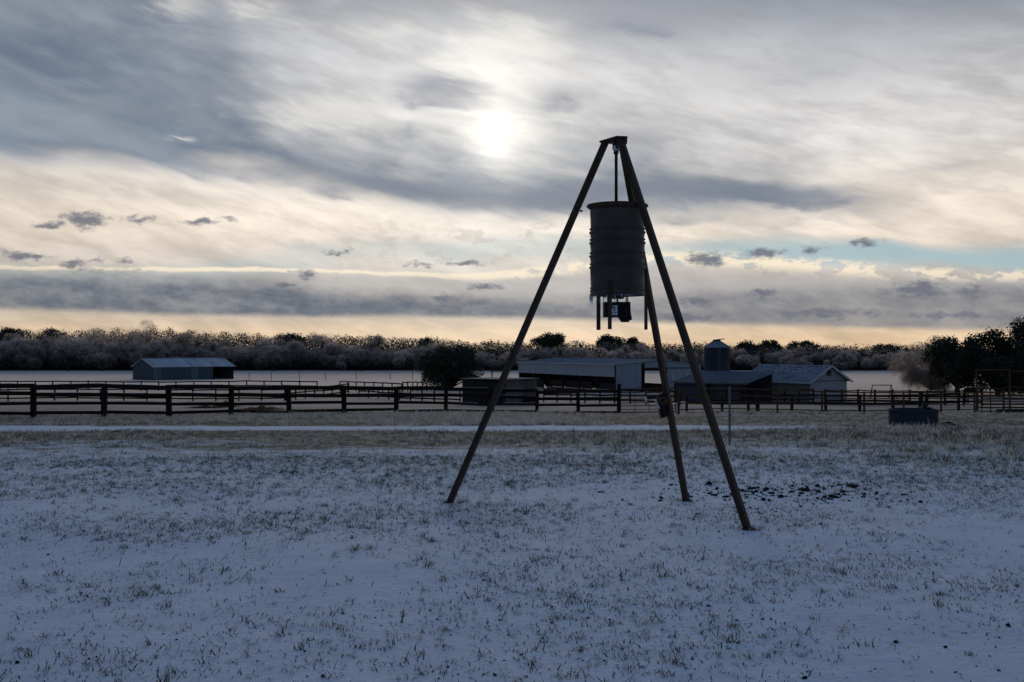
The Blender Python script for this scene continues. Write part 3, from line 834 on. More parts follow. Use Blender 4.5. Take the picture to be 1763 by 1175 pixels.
# ------------------------------------------------------------------ fences and pens
UNIT = {}
def unit_bar(mat, round_n=0):
    key = (mat.name, round_n)
    if key not in UNIT:
        mb = MB()
        if round_n: mb.tube([(0, 0, 0), (1, 0, 0)], 0.5, round_n)
        else: mb.box((0, -0.5, -0.5), (1, 0.5, 0.5))
        UNIT[key] = mb.mesh('bar', mat, bool(round_n))
    return UNIT[key]
def fence(name, label, pts, post_w, post_h, rails, mat_post, mat_rail, back=1, seed=1, round_n=0, cat='fence', jit=1.0, top_front=False, heights=None, frost=0):
    """pts: post positions (x, y). rails: (height of centre, width, thickness)."""
    rng = random.Random(seed)
    o0 = Vector((pts[0][0], pts[0][1], GZ(*pts[0])))
    t = thing(name, label, cat, o0)
    up = Vector((0, 0, 1))
    for i, (x, y) in enumerate(pts):
        z = GZ(x, y)
        hh = heights[i] if heights else post_h + rng.uniform(-0.03, 0.02) * jit
        p = Vector((x, y, z - 0.25)) - o0
        q = p + Vector((rng.uniform(-0.05, 0.05) * jit, rng.uniform(-0.05, 0.05) * jit, hh + 0.25))
        w = post_w * rng.uniform(0.9, 1.12)
        inst(unit_bar(mat_post, round_n), 'post', t, span(p, q, w, w, Vector((0, 1, 0.01))))
    for i in range(len(pts) - 1):
        (xa, ya), (xb, yb) = pts[i], pts[i + 1]
        A, B = Vector((xa, ya, GZ(xa, ya))) - o0, Vector((xb, yb, GZ(xb, yb))) - o0
        d = (B - A).normalized()
        nrm = up.cross(d).normalized()
        for r, (hz, w, th) in enumerate(rails):
            s = back
            off = nrm * ((post_w / 2 + th / 2 + 0.002) * s) if not round_n else Vector((0, 0, 0))
            if top_front and r == 0: off = -off
            j = lambda: Vector((0, 0, rng.uniform(-0.035, 0.035) * jit))
            e = d * (0.002 * (i % 2))
            ra, rb = A + off + up * hz + j() + e, B + off + up * hz + j() - e * 2
            inst(unit_bar(mat_rail, round_n), 'rail', t, span(ra, rb, th, w))
            if r < frost and rng.random() < 0.8:           # broken line of frost along the top edge
                f0, f1 = rng.uniform(0.02, 0.35), rng.uniform(0.6, 0.98)
                lift = up * (w / 2 + 0.008)
                inst(unit_bar(M['frost']), 'frost_line', t, span(ra.lerp(rb, f0) + lift, ra.lerp(rb, f1) + lift, th * 0.8, 0.014))
    return t

def lerp_pts(a, b, n, extra0=0, extra1=0):
    return [(a[0] + (b[0] - a[0]) * i / n, a[1] + (b[1] - a[1]) * i / n) for i in range(-extra0, n + 1 + extra1)]

# the board fence right across the picture
def build_board_fence():
    P0, P1 = (xat(58, 43.0), 43.0), (xat(1065, 58.5), 58.5)
    pts = lerp_pts(P0, P1, 11, 3)
    hs = [1.27 + 0.02 * ((i * 7) % 3 - 1) for i in range(len(pts))]
    hs[-1] = 1.62
    fence('board_fence', 'dark four-board wooden fence running across the pasture left of the pipe gate', pts, 0.18, 1.28,
          [(1.19, 0.17, 0.045), (0.86, 0.15, 0.045), (0.52, 0.12, 0.045), (0.17, 0.125, 0.045)], M['post_dark'], M['wood_dark'], 1, 3, top_front=True, heights=hs, frost=3, jit=1.3)
build_board_fence()

def build_pipe_fence():
    A, B = (xat(1168, 56.8), 56.8), (xat(1681, 70.5), 70.5)
    pts = lerp_pts(A, B, 7)[:-1]
    pts.append((B[0] - 0.12, B[1]))
    fence('pipe_fence', 'rusty orange four-rail pipe fence running from the gate to the tall frame', pts, 0.115, 1.32,
          [(1.27, 0.07, 0.07), (0.93, 0.06, 0.06), (0.56, 0.06, 0.06), (0.24, 0.06, 0.06)], M['rust_pipe'], M['rust_pipe'], 1, 5, 8, jit=0.3)
    # gate between the board fence and the pipe fence
    g0 = Vector((xat(1068, 58.3), 58.3, 0)); g1 = Vector((xat(1164, 57.0), 57.0, 0))
    g0.z, g1.z = GZ(g0.x, g0.y) + 0.08, GZ(g1.x, g1.y) + 0.08
    t = thing('pipe_gate', 'rusty pipe gate with thin bars beside the last board fence post', 'gate', g0)
    bar = unit_bar(M['rust_pipe'], 8)
    d = g1 - g0
    for hz, w in ((1.24, 0.055), (1.08, 0.045), (0.90, 0.04), (0.72, 0.05), (0.54, 0.04), (0.38, 0.04), (0.20, 0.04), (0.06, 0.055)):
        inst(bar, 'gate_bar', t, span((0, 0, hz), d + Vector((0, 0, hz)), w, w))
    for f in (0.004, 0.27, 0.52, 0.76, 0.996):
        w = 0.055 if f in (0.004, 0.996) else 0.03
        inst(bar, 'upright', t, span(d * f + Vector((0, 0.03, 0.04)), d * f + Vector((0, 0.03, 1.26)), w, w, Vector((0, 1, 0))))
    for hz in (0.3, 1.0):
        MB().box((-0.10, -0.04, hz), (0.02, 0.04, hz + 0.05)).build('hinge', M['rust_dark'], t)
    # tall frame at the end of the fence
    d0 = 70.5
    xs = [xat(1681, d0), xat(1738, d0), xat(1792, d0)]
    o0 = Vector((xs[0], d0, GZ(xs[0], d0)))
    t = thing('tall_pipe_frame', 'tall rusty pipe frame with crossbar over the pen entrance, far right', 'frame', o0)
    for x in xs:
        h = 2.68 if x == xs[0] else 2.62
        inst(bar, 'post', t, span(Vector((x, d0, o0.z - 0.2)) - o0, Vector((x + 0.02, d0, o0.z + h)) - o0, 0.115, 0.115, Vector((0, 1, 0.01))))
    inst(bar, 'crossbar', t, span((-0.05, 0, 2.68), (xs[1] - xs[0] + 0.05, 0, 2.72), 0.09, 0.09))
    inst(bar, 'crossbar', t, span((xs[1] - xs[0], 0, 2.60), (xs[2] - xs[0] + 0.05, 0, 2.60), 0.09, 0.09))
    # corral panels behind the frame
    for k, (pa, pb, da, db, hh) in enumerate(((1684, 1727, 72.5, 73.5, 1.62), (1729, 1800, 72.0, 71.5, 1.70), (1690, 1790, 78.0, 77.0, 1.5))):
        a = Vector((xat(pa, da), da, 0)); b = Vector((xat(pb, db), db, 0))
        a.z, b.z = GZ(a.x, a.y), GZ(b.x, b.y)
        t = thing('corral_panel', ('rusty corral panel just behind the tall pipe frame, left of its middle post', 'rusty corral panel right of the tall frame middle post, at the picture edge',
                  'dark corral panel standing deepest behind the tall pipe frame')[k], 'panel', a, 0, 'corral panels at the pen')
        mt = bar if k < 2 else unit_bar(M['rust_dark'], 8)
        for i in range(7):
            hz = 0.18 + (hh - 0.2) * i / 6
            inst(mt, 'rail', t, span((0, 0, hz), b - a + Vector((0, 0, hz)), 0.07, 0.07))
        for f in (0.0, 0.5, 1.0):
            inst(mt, 'upright', t, span((b - a) * f + Vector((0, 0.03, 0)), (b - a) * f + Vector((0, 0.03, hh)), 0.07, 0.07, Vector((0, 1, 0.01))))
    for k, (pa, pb, da, hz) in enumerate(((1716, 1800, 71.0, 0.02),)):
        a = Vector((xat(pa, da), da, 0)); a.z = GZ(a.x, a.y)
        t = thing('timber_pile', 'low dark pile of old timbers on the ground behind the pipe frame', 'timber', a)
        for i in range(5):
            MB().beam((-0.2 + 0.1 * i, 0.2 * i - 0.4, 0.08 + 0.12 * (i % 2)), (3.0 + 0.1 * i, 0.16 * i - 0.4, 0.09 + 0.14 * (i % 2)), 0.18, 0.14).build('timber', M['wood_dark'], t)
build_pipe_fence()

def row(name, label, pa, da, pb, db, n, rails, post_w=0.13, post_h=1.3, mp='post_dark', mr='wood_dark', seed=1, e0=0, e1=0):
    return fence(name, label, lerp_pts((xat(pa, da), da), (xat(pb, db), db), n, e0, e1), post_w, post_h, rails, M[mp], M[mr], 1, seed)
R3 = [(1.22, 0.15, 0.04), (0.76, 0.15, 0.04), (0.30, 0.15, 0.04)]
R2 = [(1.20, 0.16, 0.04), (0.62, 0.16, 0.04)]
row('paddock_fence', 'thin dark rail fence of the left paddock, directly behind the board fence', -26, 122, 490, 123, 13, R3, seed=11, e0=1)
row('paddock_fence', 'thin dark rail fence angling away from the left paddock towards the field', 492, 123, 600, 141, 7, R3, seed=12)
row('paddock_fence', 'farthest dark rail fence of the left paddock, below the field barn', -30, 155, 546, 155, 19, R2, seed=13)
row('paddock_fence', 'short dark rail fence sloping down to the right, left of the round oak', 585, 157, 692, 140, 7, R2, seed=14)
row('paddock_fence', 'short close-posted dark fence just left of the round oak trunk', 694, 152, 735, 152, 5, R2, seed=15)
row('paddock_fence', 'dark rail fence running obliquely behind the board fence, left of the plank shed', 618, 134, 792, 112, 9, R3, seed=16)
row('paddock_fence', 'dark rail fence in front of the open barn and beside the plank shed', 936, 112, 1170, 98, 9, R3, seed=17)
row('pen_fence', 'dark wooden pen fence directly behind the rusty pipe fence', 1182, 80, 1650, 84, 8, [(1.2, 0.13, 0.045), (0.62, 0.2, 0.045)], 0.17, 1.3, seed=18)
row('pen_fence', 'farther dark pen fence with heavy rails right of the house', 1420, 104, 1690, 98, 9, [(1.25, 0.10, 0.04), (0.80, 0.18, 0.04), (0.35, 0.18, 0.04)], 0.15, 1.4, seed=19)
row('pen_fence', 'dark pen fence standing close in front of the shed and house walls', 1225, 108, 1400, 110, 7, R3, 0.15, 1.35, seed=20)

def single_post(name, label, px, py_base, h, w, mat, rn=0, cat='post', d=None):
    p = ground_at(px, py_base) if d is None else Vector((xat(px, d), d, GZ(xat(px, d), d)))
    t = thing(name, label, cat, p)
    return t
def build_small_posts():
    # steel T-post standing alone in front of the fence
    p = ground_at(1256, 767)
    h = 101 / FPX * p.y
    t = thing('steel_post', 'lone slim grey steel post in the grass right of the tripod', 'post', p)
    MB().box((-0.022, -0.004, -0.3), (0.022, 0.004, h)).build('flange', M['post_steel'], t)
    MB().box((-0.004, -0.04, -0.3), (0.004, -0.0045, h)).build('web', M['post_steel'], t)
    for i in range(14):
        z = 0.1 + i * (h - 0.15) / 14
        MB().box((-0.008, -0.047, z), (0.008, -0.0405, z + 0.025)).build('stud', M['post_steel'], t)
    # thick wooden post by the tank
    d = 66.0
    x = xat(1585, d)
    t = thing('wooden_post', 'thick dark wooden post standing behind the round water tank', 'post', (x, d, GZ(x, d)))
    MB().tube([(0, 0, -0.2), (0, 0, 0.6), (0.02, 0, 1.32)], [0.15, 0.14, 0.13], 10).build('shaft', M['post_dark'], t, True)
    MB().tube([(0.02, 0, 1.322), (0.02, 0, 1.35)], [0.155, 0.15], 10).build('cap', M['wood_dark'], t)
    for k, px in enumerate((1288, 1305)):
        d = 82.0 + k
        x = xat(px, d)
        t = thing('wooden_post', ('left', 'right')[k] + ' one of two close dark posts behind the pipe fence, before the house', 'post', (x, d, GZ(x, d)))
        MB().tube([(0, 0, -0.2), (0.03, 0, 1.3)], [0.11, 0.10], 8).build('shaft', M['post_dark'], t, True)
        MB().tube([(0.03, 0, 1.301), (0.03, 0, 1.33)], [0.10, 0.07], 8).build('top', M['wood_dark'], t)
    # wire fence in the far field
    rng = random.Random(8)
    pts = [(xat(p_, 217), 217 + rng.uniform(-1, 1)) for p_ in (382, 427, 469, 515, 562, 614, 671, 711)]
    o0 = Vector((pts[0][0], pts[0][1], GZ(*pts[0])))
    t = thing('wire_fence', 'sparse wire fence on thin posts crossing the far left field', 'fence', o0)
    for x, y in pts:
        p = Vector((x, y, GZ(x, y))) - o0
        inst(unit_bar(M['post_dark'], 6), 'post', t, span(p - Vector((0, 0, 0.2)), p + Vector((rng.uniform(-.05, .05), 0, 1.45 + rng.uniform(-0.1, 0.2))), 0.10, 0.10, Vector((0, 1, 0))))
    for i in range(len(pts) - 1):
        for hz in (0.5, 0.9, 1.25):
            A = Vector((*pts[i], GZ(*pts[i]) + hz)) - o0; B = Vector((*pts[i + 1], GZ(*pts[i + 1]) + hz)) - o0
            inst(unit_bar(M['rust_dark'], 6), 'wire', t, span(A, B, 0.02, 0.02))
    # beam on two posts behind the plank shed
    d = 150.0
    x0, x1 = xat(847, d), xat(868, d)
    t = thing('hoist_frame', 'dark two-post wooden frame with top beam left of the open barn', 'frame', (x0, d, GZ(x0, d)))
    ht = zat(639, d) - GZ(x0, d)
    for x in (0.0, x1 - x0):
        MB().box((x - 0.08, -0.08, -0.2), (x + 0.08, 0.08, ht - 0.1)).build('post', M['post_dark'], t)
    MB().box((-0.3, -0.10, ht - 0.097), (x1 - x0 + 0.3, 0.10, ht + 0.09)).build('beam', M['plank_grey'], t)
    # swing frame beyond the pens
    d = 126.0
    x0, x1 = xat(1502, d), xat(1534, d)
    zz = GZ(x0, d)
    ht = zat(663.5, d) - zz
    t = thing('swing_frame', 'empty A-legged swing frame in the field right of the house', 'swing frame', (x0, d, zz))
    MB().tube([(-0.1, 0, ht), (x1 - x0 + 0.1, 0, ht)], 0.05, 8).build('top_bar', M['rust_dark'], t)
    for x, s in ((0.0, -1), (x1 - x0, 1)):
        MB().tube([(x + 0.55 * s, -0.6, -0.1), (x, 0, ht - 0.03)], 0.045, 8).build('leg', M['rust_dark'], t)
        MB().tube([(x - 0.05 * s, 0.8, -0.1), (x, 0.02, ht - 0.03)], 0.045, 8).build('leg', M['rust_dark'], t)
        MB().tube([(x + 0.28 * s, -0.3, ht * 0.5), (x, 0.4, ht * 0.5)], 0.03, 6).build('brace', M['rust_dark'], t)
    # feed bunk under the oak
    d = 106.0
    x = xat(1672, d)
    t = thing('feed_bunk', 'small dark wooden feed bunk on legs under the right-hand oak', 'feed bunk', (x, d, GZ(x, d)))
    MB().box((-0.5, -0.35, 1.0), (0.5, 0.35, 1.08)).build('floor', M['wood_dark'], t)
    for s in (-1, 1):
        MB().box((-0.5, s * 0.35 - 0.02, 1.085), (0.5, s * 0.35 + 0.02, 1.5)).build('side', M['wood_dark'], t)
        for q in (-1, 1):
            MB().box((q * 0.42 - 0.05, s * 0.28 - 0.05, -0.1), (q * 0.42 + 0.05, s * 0.28 + 0.05, 0.998)).build('leg', M['wood_dark'], t)
build_small_posts()

def build_tank():
    p = ground_at(1572, 733.5)
    R = 41 / FPX * p.y
    h = 0.50
    t = thing('water_tank', 'low round blue-grey livestock water tank in the grass at right', 'tank', p)
    prof = [(R * 0.99, -0.1), (R * 0.985, 0.0)]
    for i in range(12):
        z = 0.03 + i * (h - 0.12) / 12
        prof += [(R * (0.985 + (0.012 if i % 2 else 0.0)), z)]
    prof += [(R * 0.985, h - 0.07), (R + 0.02, h - 0.06), (R + 0.035, h - 0.03), (R + 0.02, h), (R - 0.03, h), (R - 0.035, 0.1)]
    MB().lathe(prof, 56).build('wall', M['tank'], t, True)
    MB().lathe([(R - 0.04, h - 0.13), (0.01, h - 0.13)], 40).build('water', M['ice'], t)
    f = MB().box((0.30, 0.15, h + 0.002), (0.62, 0.45, h + 0.04)).build('float_bracket', M['tank'], t)
    MB().tube([(0.46, 0.5, -0.1), (0.46, 0.5, h + 0.12)], 0.03, 10).build('inlet_pipe', M['post_steel'], t)
    MB().lathe([(0.01, 0.042), (0.07, 0.045), (0.08, 0.07), (0.07, 0.16), (0.01, 0.18)], 14, (0.46, 0.3, h)).build('float_cover', M['tank'], t, True)
    # dark lump beside it
    q = ground_at(1632, 734)
    bm = bmesh.new()
    bmesh.ops.create_icosphere(bm, subdivisions=3, radius=1.0)
    rng = random.Random(5)
    for v in bm.verts:
        n = 0.75 + 0.18 * math.sin(v.co.x * 5 + 1) * math.cos(v.co.y * 4) + rng.uniform(-0.06, 0.06)
        v.co = Vector((v.co.x * 0.30 * n, v.co.y * 0.24 * n, max(v.co.z, -0.25) * 0.16 * n))
    m = bpy.data.meshes.new('soil_mound'); bm.to_mesh(m); bm.free()
    m.materials.append(M['soil'])
    o = bpy.data.objects.new('soil_mound', m); o.location = q; COL.objects.link(o)
    tag(o, 'small dark soil mound on the ground just right of the water tank', 'mound')
build_tank()

# ------------------------------------------------------------------ the feeder: tripod, hanging drum, winch
def build_feeder():
    def at(px, py, d): return Vector((xat(px, d), d, zat(py, d)))
    f1, f2, f3 = ground_at(774, 866), ground_at(1181, 863), ground_at(1287, 912)
    t1, t2, t3 = at(1042, 246, 12.02), at(1071, 247, 12.12), at(1068.5, 242, 11.82)
    base = Vector((1.1, 12.0, 0.0)); base.z = GZ(1.1, 12.0)
    t = thing('feeder_tripod', 'tall three-legged dark brown steel tripod standing on the snow', 'tripod', base)
    T = Vector(((t1 + t2 + t3) / 3))
    W = 0.061
    zl = max(t1.z, t2.z, t3.z)
    for f, tp in ((f1, t1), (f2, t2), (f3, t3)):
        d = (tp - f).normalized()
        out = Vector((f.x - T.x, f.y - T.y, 0)).normalized()
        mb = MB().beam(f - d * 0.10 - base, tp - base, W, W, out)
        for i in range(4, 8):                              # cut the top level, flush under the head plate
            q = Vector(mb.v[i]); mb.v[i] = tuple(q + d * ((zl - 0.001 - base.z - q.z) / d.z))
        lg = mb.build('leg', M['steel_brown'], t, bevel=0.004)
        fr = f - base
        MB().beam(fr - Vector((0, 0, 0.02)) + out * 0.02, fr + Vector((0, 0, 0.012)) + out * 0.02, 0.11, 0.10, Vector((0, 1, 0))).build('foot_plate', M['rust_dark'], lg)
    # head plate that ties the three tops together
    pl = [t1 + Vector((-0.06, 0.03, 0.02)), t3 + Vector((-0.05, -0.06, 0.02)), t3 + Vector((0.07, -0.04, 0.02)), t2 + Vector((0.06, 0.06, 0.02)), t2 + Vector((-0.05, 0.07, 0.02)), t1 + Vector((-0.04, 0.08, 0.02))]
    poly = [Vector((p.x, p.y, zl)) - base for p in pl]
    MB().prism(poly, (0, 0, 0), (0, 0, 0.016)).build('head_plate', M['rust_dark'], t, bevel=0.003)
    ax, ay = xat(1063, 11.95), 11.95
    AX = Vector((ax, ay, 0))
    # pulley block under the plate
    hx = xat(1061, 11.95)
    pb = Vector((hx, ay, zl - 0.002)) - base
    blk = MB().box((pb.x - 0.022, pb.y - 0.035, pb.z - 0.13), (pb.x + 0.026, pb.y + 0.035, pb.z)).build('pulley_block', M['rust_dark'], t, bevel=0.004)
    mb = MB().lathe([(0.012, -0.012), (0.045, -0.012), (0.036, 0), (0.045, 0.012), (0.012, 0.012)], 20)
    sh = mb.build('sheave', M['bright'], blk, True)
    sh.matrix_local = Matrix.Translation(pb + Vector((0.0, -0.052, -0.08))) @ Matrix.Rotation(math.pi / 2, 4, 'X')
    MB().tube([pb + Vector((-0.045, -0.055, -0.05)), pb + Vector((0.03, -0.055, -0.05))], 0.011, 8).build('bolt', M['rust_dark'], blk)
    # winch on the back leg
    dl = (t2 - f2)
    s = (1.04 - f2.z) / dl.z
    wc = f2 + dl * s
    u = dl.normalized()
    side = u.cross(Vector((0, 1, 0))).normalized()
    if side.x > 0: side = -side
    fw = u.cross(side).normalized()
    if fw.y > 0: fw = -fw
    w0 = wc - base + side * 0.075
    wn = MB().beam(w0 - u * 0.10, w0 + u * 0.07, 0.075, 0.11, fw).build('winch_housing', M['black'], t, bevel=0.008)
    MB().beam(w0 - u * 0.11 + side * 0.045, w0 + u * 0.09 + side * 0.045, 0.010, 0.12, fw).build('winch_plate', M['steel_brown'], wn)
    mb = MB().lathe([(0.02, -0.05), (0.055, -0.05), (0.055, -0.044), (0.032, -0.04), (0.032, 0.04), (0.055, 0.044), (0.055, 0.05), (0.02, 0.05)], 18)
    dr = mb.build('winch_drum', M['rust_dark'], wn, True)
    dr.matrix_local = Matrix.Translation(w0 + u * 0.11 - side * 0.01 + fw * 0.03) @ fw.to_track_quat('Z', 'Y').to_matrix().to_4x4()
    h0 = w0 + side * 0.05 + u * 0.03 + fw * 0.09
    h1 = h0 + side * 0.035 + u * 0.13
    MB().beam(h0, h1, 0.022, 0.007, fw).build('crank_arm', M['bright'], wn)
    MB().tube([h1 + Vector((0.02, 0, 0.01)), h1 + Vector((-0.10, -0.03, 0.012))], 0.012, 8).build('crank_grip', M['black'], wn, True)
    MB().tube([h1 + Vector((-0.095, -0.03, 0.022)), h1 + Vector((-0.10, -0.03, -0.04))], 0.013, 8).build('grip_end', M['bright'], wn, True)
    # cable: from the winch up to the pulley
    MB().tube([w0 + u * 0.13 + fw * 0.03 - side * 0.05, wc - base + u * 0.3 + fw * 0.042, f2 * 0.2 + t2 * 0.8 - base + fw * 0.042, pb + Vector((0.035, 0.05, -0.06))], 0.005, 6).build('cable', M['rust_dark'], t)
    MB().tube([f1 * 0.18 + t1 * 0.82 - base + Vector((0.05, -0.02, 0)), f1 * 0.18 + t1 * 0.82 - base + Vector((0.075, -0.02, 0.01))], 0.012, 6).build('bolt', M['rust_dark'], t)

    # the hanging drum
    zt_, zb_ = zat(354, 11.95), zat(509, 11.95)
    H = zt_ - zb_
    D = thing('feed_drum', 'dark ribbed steel drum feeder hanging beneath the tripod head', 'feeder drum', (ax, ay, zb_))
    R = 0.286
    z_ = lambda py: zat(py, 11.95) - zb_
    prof = [(0.07, 0.012), (R - 0.012, 0.012), (R - 0.006, 0.0), (R + 0.004, -0.004), (R + 0.006, 0.010), (R, 0.022)]
    beads = [(500.5, 0.004, 0.010), (496, 0.004, 0.010), (461, 0.011, 0.026), (455, 0.008, 0.016), (442, 0.011, 0.026), (436, 0.008, 0.016), (419, 0.011, 0.026), (413, 0.008, 0.016), (401, 0.011, 0.026), (395, 0.008, 0.016), (363, 0.003, 0.01)]
    for py, amp, wd in beads:
        c = z_(py)
        for k in range(-2, 3):
            e = k / 2
            prof.append((R + amp * (1 - e * e) * (1 if amp < 0.008 else 1.1), c + e * wd * 0.5))
        prof.append((R - 0.004, c + wd * 0.72))
    prof.sort(key=lambda q: q[1]) if False else None
    prof += [(R, H - 0.012), (R + 0.006, H - 0.004), (R + 0.003, H), (R - 0.004, H)]
    MB().lathe(prof, 72).build('drum_body', M['drum'], D, True)
    lid = MB().lathe([(R + 0.008, H - 0.035), (R + 0.020, H - 0.030), (R + 0.032, H - 0.008), (R + 0.030, H + 0.006), (R + 0.012, H + 0.010), (0.10, H + 0.028), (0.001, H + 0.030)], 72).build('lid', M['rust_dark'], D, True)
    MB().lathe([(R + 0.034, H - 0.016), (R + 0.040, H - 0.010), (R + 0.034, H - 0.004)], 72).build('lid_ring', M['rust_dark'], lid, True)
    hz0 = H + 0.030
    topz = zl - 0.10 - zb_
    MB().tube([(hx - ax, 0, hz0 - 0.005), (hx - ax, 0, topz - 0.03)], 0.017, 10).build('hanging_rod', M['steel_brown'], D, True)
    MB().tube([(hx - ax - 0.028, -0.02, topz - 0.035), (hx - ax + 0.02, -0.02, topz - 0.035)], 0.014, 8).build('shackle', M['rust_dark'], D, True)
    # three stub legs
    for ang, top in ((7, 0.28), (126, 0.10), (-110, 0.15)):
        w = math.radians(ang)
        c, s_ = math.cos(w), math.sin(w)
        r0 = R + 0.020
        zlow = zat(568, 11.95) - zb_
        MB().beam((r0 * c, r0 * s_, zlow), (r0 * c, r0 * s_, top), 0.036, 0.030, (c, s_, 0)).build('stub_leg', M['steel_brown'], D, bevel=0.003)
    # funnel neck, spinner, control box
    MB().lathe([(0.10, 0.012), (0.075, -0.022), (0.055, -0.026), (0.055, 0.01)], 24).build('funnel', M['rust_dark'], D, True)
    MB().lathe([(0.001, -0.037), (0.068, -0.037), (0.07, -0.030), (0.066, -0.026), (0.001, -0.030)], 24).build('spinner_plate', M['bright'], D, True)
    MB().tube([(0, 0, -0.07), (0, 0, -0.03)], 0.010, 8).build('spindle', M['rust_dark'], D, True)
    bx0, bx1 = xat(1040.5, 11.95) - ax, xat(1085.5, 11.95) - ax
    zt2, zb2 = z_(520), z_(546)
    q = lambda px, py: Vector((xat(px, 11.85) - ax, -0.10, zat(py, 11.85) - zb_))
    poly = [q(1040.5, 520), q(1085.5, 520), q(1086, 537), q(1088.5, 551), q(1084.5, 551.5), q(1083.5, 554.5), q(1072.5, 554.5), q(1066.5, 546), q(1040.5, 546)]
    box = MB().prism(poly[::-1], (0, 0, 0), (0, 0.2, 0)).build('control_box', M['black'], D, bevel=0.003)
    for sx in (-0.09, 0.10):
        for sy in (-0.08, 0.08):
            MB().tube([(sx + 0.0, sy, zt2 - 0.004), (sx, sy, 0.014)], 0.007, 6).build('hanger', M['rust_dark'], box)
    MB().box((q(1077.2, 0).x, -0.106, z_(545)), (q(1079.2, 0).x, -0.1015, z_(529))).build('latch', M['steel_brown'], box)
    # printed sticker: pale paper with its dark heading and rows of small print
    a, b = q(1047.5, 526), q(1063.2, 543)
    st = MB().box((a.x, -0.1030, b.z), (b.x, -0.1015, a.z)).build('sticker', M['sticker'], box)
    w, h = b.x - a.x, a.z - b.z
    for (x0, x1, y0, y1) in ((.22, .62, .80, .92), (.30, .80, .70, .78), (.06, .22, .74, .84), (.60, .72, .46, .66), (.64, .68, .50, .62), (.05, .18, .28, .36), (.05, .14, .46, .52), (.38, .52, .24, .34), (.70, .86, .22, .32), (.10, .85, .08, .10)):
        MB().box((a.x + w * x0, -0.1042, b.z + h * y0), (a.x + w * x1, -0.1031, b.z + h * y1)).build('print_mark', M['print'], st)
    # icicles on the rim and the box
    rng = random.Random(2)
    mb = MB()
    for i in range(46):
        w = math.radians(rng.uniform(-258, -100)) if i < 30 else math.radians(rng.uniform(-95, -55))
        L = rng.uniform(0.03, 0.10) if i < 26 else rng.uniform(0.008, 0.03)
        c = Vector(((R + 0.002) * math.cos(w), (R + 0.002) * math.sin(w), -0.002))
        mb.tube([c, c - Vector((0, 0, L * 0.5)), c - Vector((rng.uniform(-.003, .003), 0, L))], [0.0062, 0.0038, 0.0008], 5)
    ic = mb.build('icicles', M['ice'], D, True); ic['kind'] = 'stuff'
    mb = MB()
    for i in range(16):
        c = Vector((rng.uniform(bx0 + 0.01, bx1 - 0.11), rng.uniform(-0.095, 0.09), zb2 + 0.001)); L = rng.uniform(0.006, 0.02)
        mb.tube([c, c - Vector((0, 0, L))], [0.004, 0.0008], 5)
    ic = mb.build('small_icicles', M['ice'], box, True); ic['kind'] = 'stuff'
    return f1, f2, f3
M['sticker'] = material('pale printed paper', (0.72, 0.74, 0.78), (0.80, 0.82, 0.85), 0.6, 30)
M['print'] = material('dark print', (0.05, 0.055, 0.065), None, 0.7)
FEET = build_feeder()

# ------------------------------------------------------------------ trees
def np_mesh(name, V, F, mat):
    """Mesh of triangles/quads from numpy arrays (all faces the same size)."""
    m = bpy.data.meshes.new(name)
    V = np.asarray(V, np.float32); F = np.asarray(F, np.int32)
    k = F.shape[1]
    m.vertices.add(len(V)); m.vertices.foreach_set('co', V.ravel())
    m.loops.add(F.size); m.loops.foreach_set('vertex_index', F.ravel())
    m.polygons.add(len(F)); m.polygons.foreach_set('loop_start', np.arange(len(F), dtype=np.int32) * k)
    m.materials.append(mat)
    m.update(calc_edges=True)
    m.validate()
    return m
def link(name, mesh, parent=None):
    o = bpy.data.objects.new(name, mesh)
    COL.objects.link(o)
    o.parent = parent
    return o
def unit(v): return v / np.maximum(np.linalg.norm(v, axis=1, keepdims=True), 1e-6)
def blades(P, D, L, w, rng):
    """Thin triangles from points P along directions D."""
    n = len(P)
    s = unit(np.cross(D, unit(rng.normal(size=(n, 3)))))
    V = np.stack([P - s * (w / 2)[:, None], P + s * (w / 2)[:, None], P + D * L[:, None]], 1).reshape(-1, 3)
    return V, np.arange(3 * n).reshape(-1, 3)
def leaves(P, N, size, rng):
    """Small rhombic leaf sprays around points P facing roughly N."""
    n = len(P)
    a = unit(np.cross(N, unit(rng.normal(size=(n, 3))))); b = np.cross(N, a)
    s = size[:, None]
    V = np.stack([P - a * s * .5, P + b * s * .32, P + a * s * .5, P - b * s * .32], 1).reshape(-1, 3)
    return V, np.arange(4 * n).reshape(-1, 4)
def limbs(mb, root, tips, r0, rng, n=6):
    """Trunk that forks towards the clump centres."""
    root = np.asarray(root, float)
    for tp in tips:
        tp = np.asarray(tp, float)
        mid = root + (tp - root) * 0.5 + rng.normal(size=3) * 0.06 * np.linalg.norm(tp - root)
        mid[2] += 0.08 * np.linalg.norm(tp - root)
        mb.tube([root, mid, tp], [r0, r0 * 0.62, r0 * 0.2], n, cap=False)

def clumps(rng, c, rad, n, shell=0.6, spread=0.42, skirt=-0.35):
    """Centres and radii of foliage clumps inside an ellipsoid (c, rad)."""
    q = unit(rng.normal(size=(n, 3))) * (shell + (1 - shell) * rng.random((n, 1))) * 0.80
    q[:, 2] = np.where(q[:, 2] < skirt, -q[:, 2] * 0.6, q[:, 2])
    C = np.asarray(c) + q * np.asarray(rad)
    R = np.mean(rad) * spread * rng.uniform(0.7, 1.25, n)
    return C, R

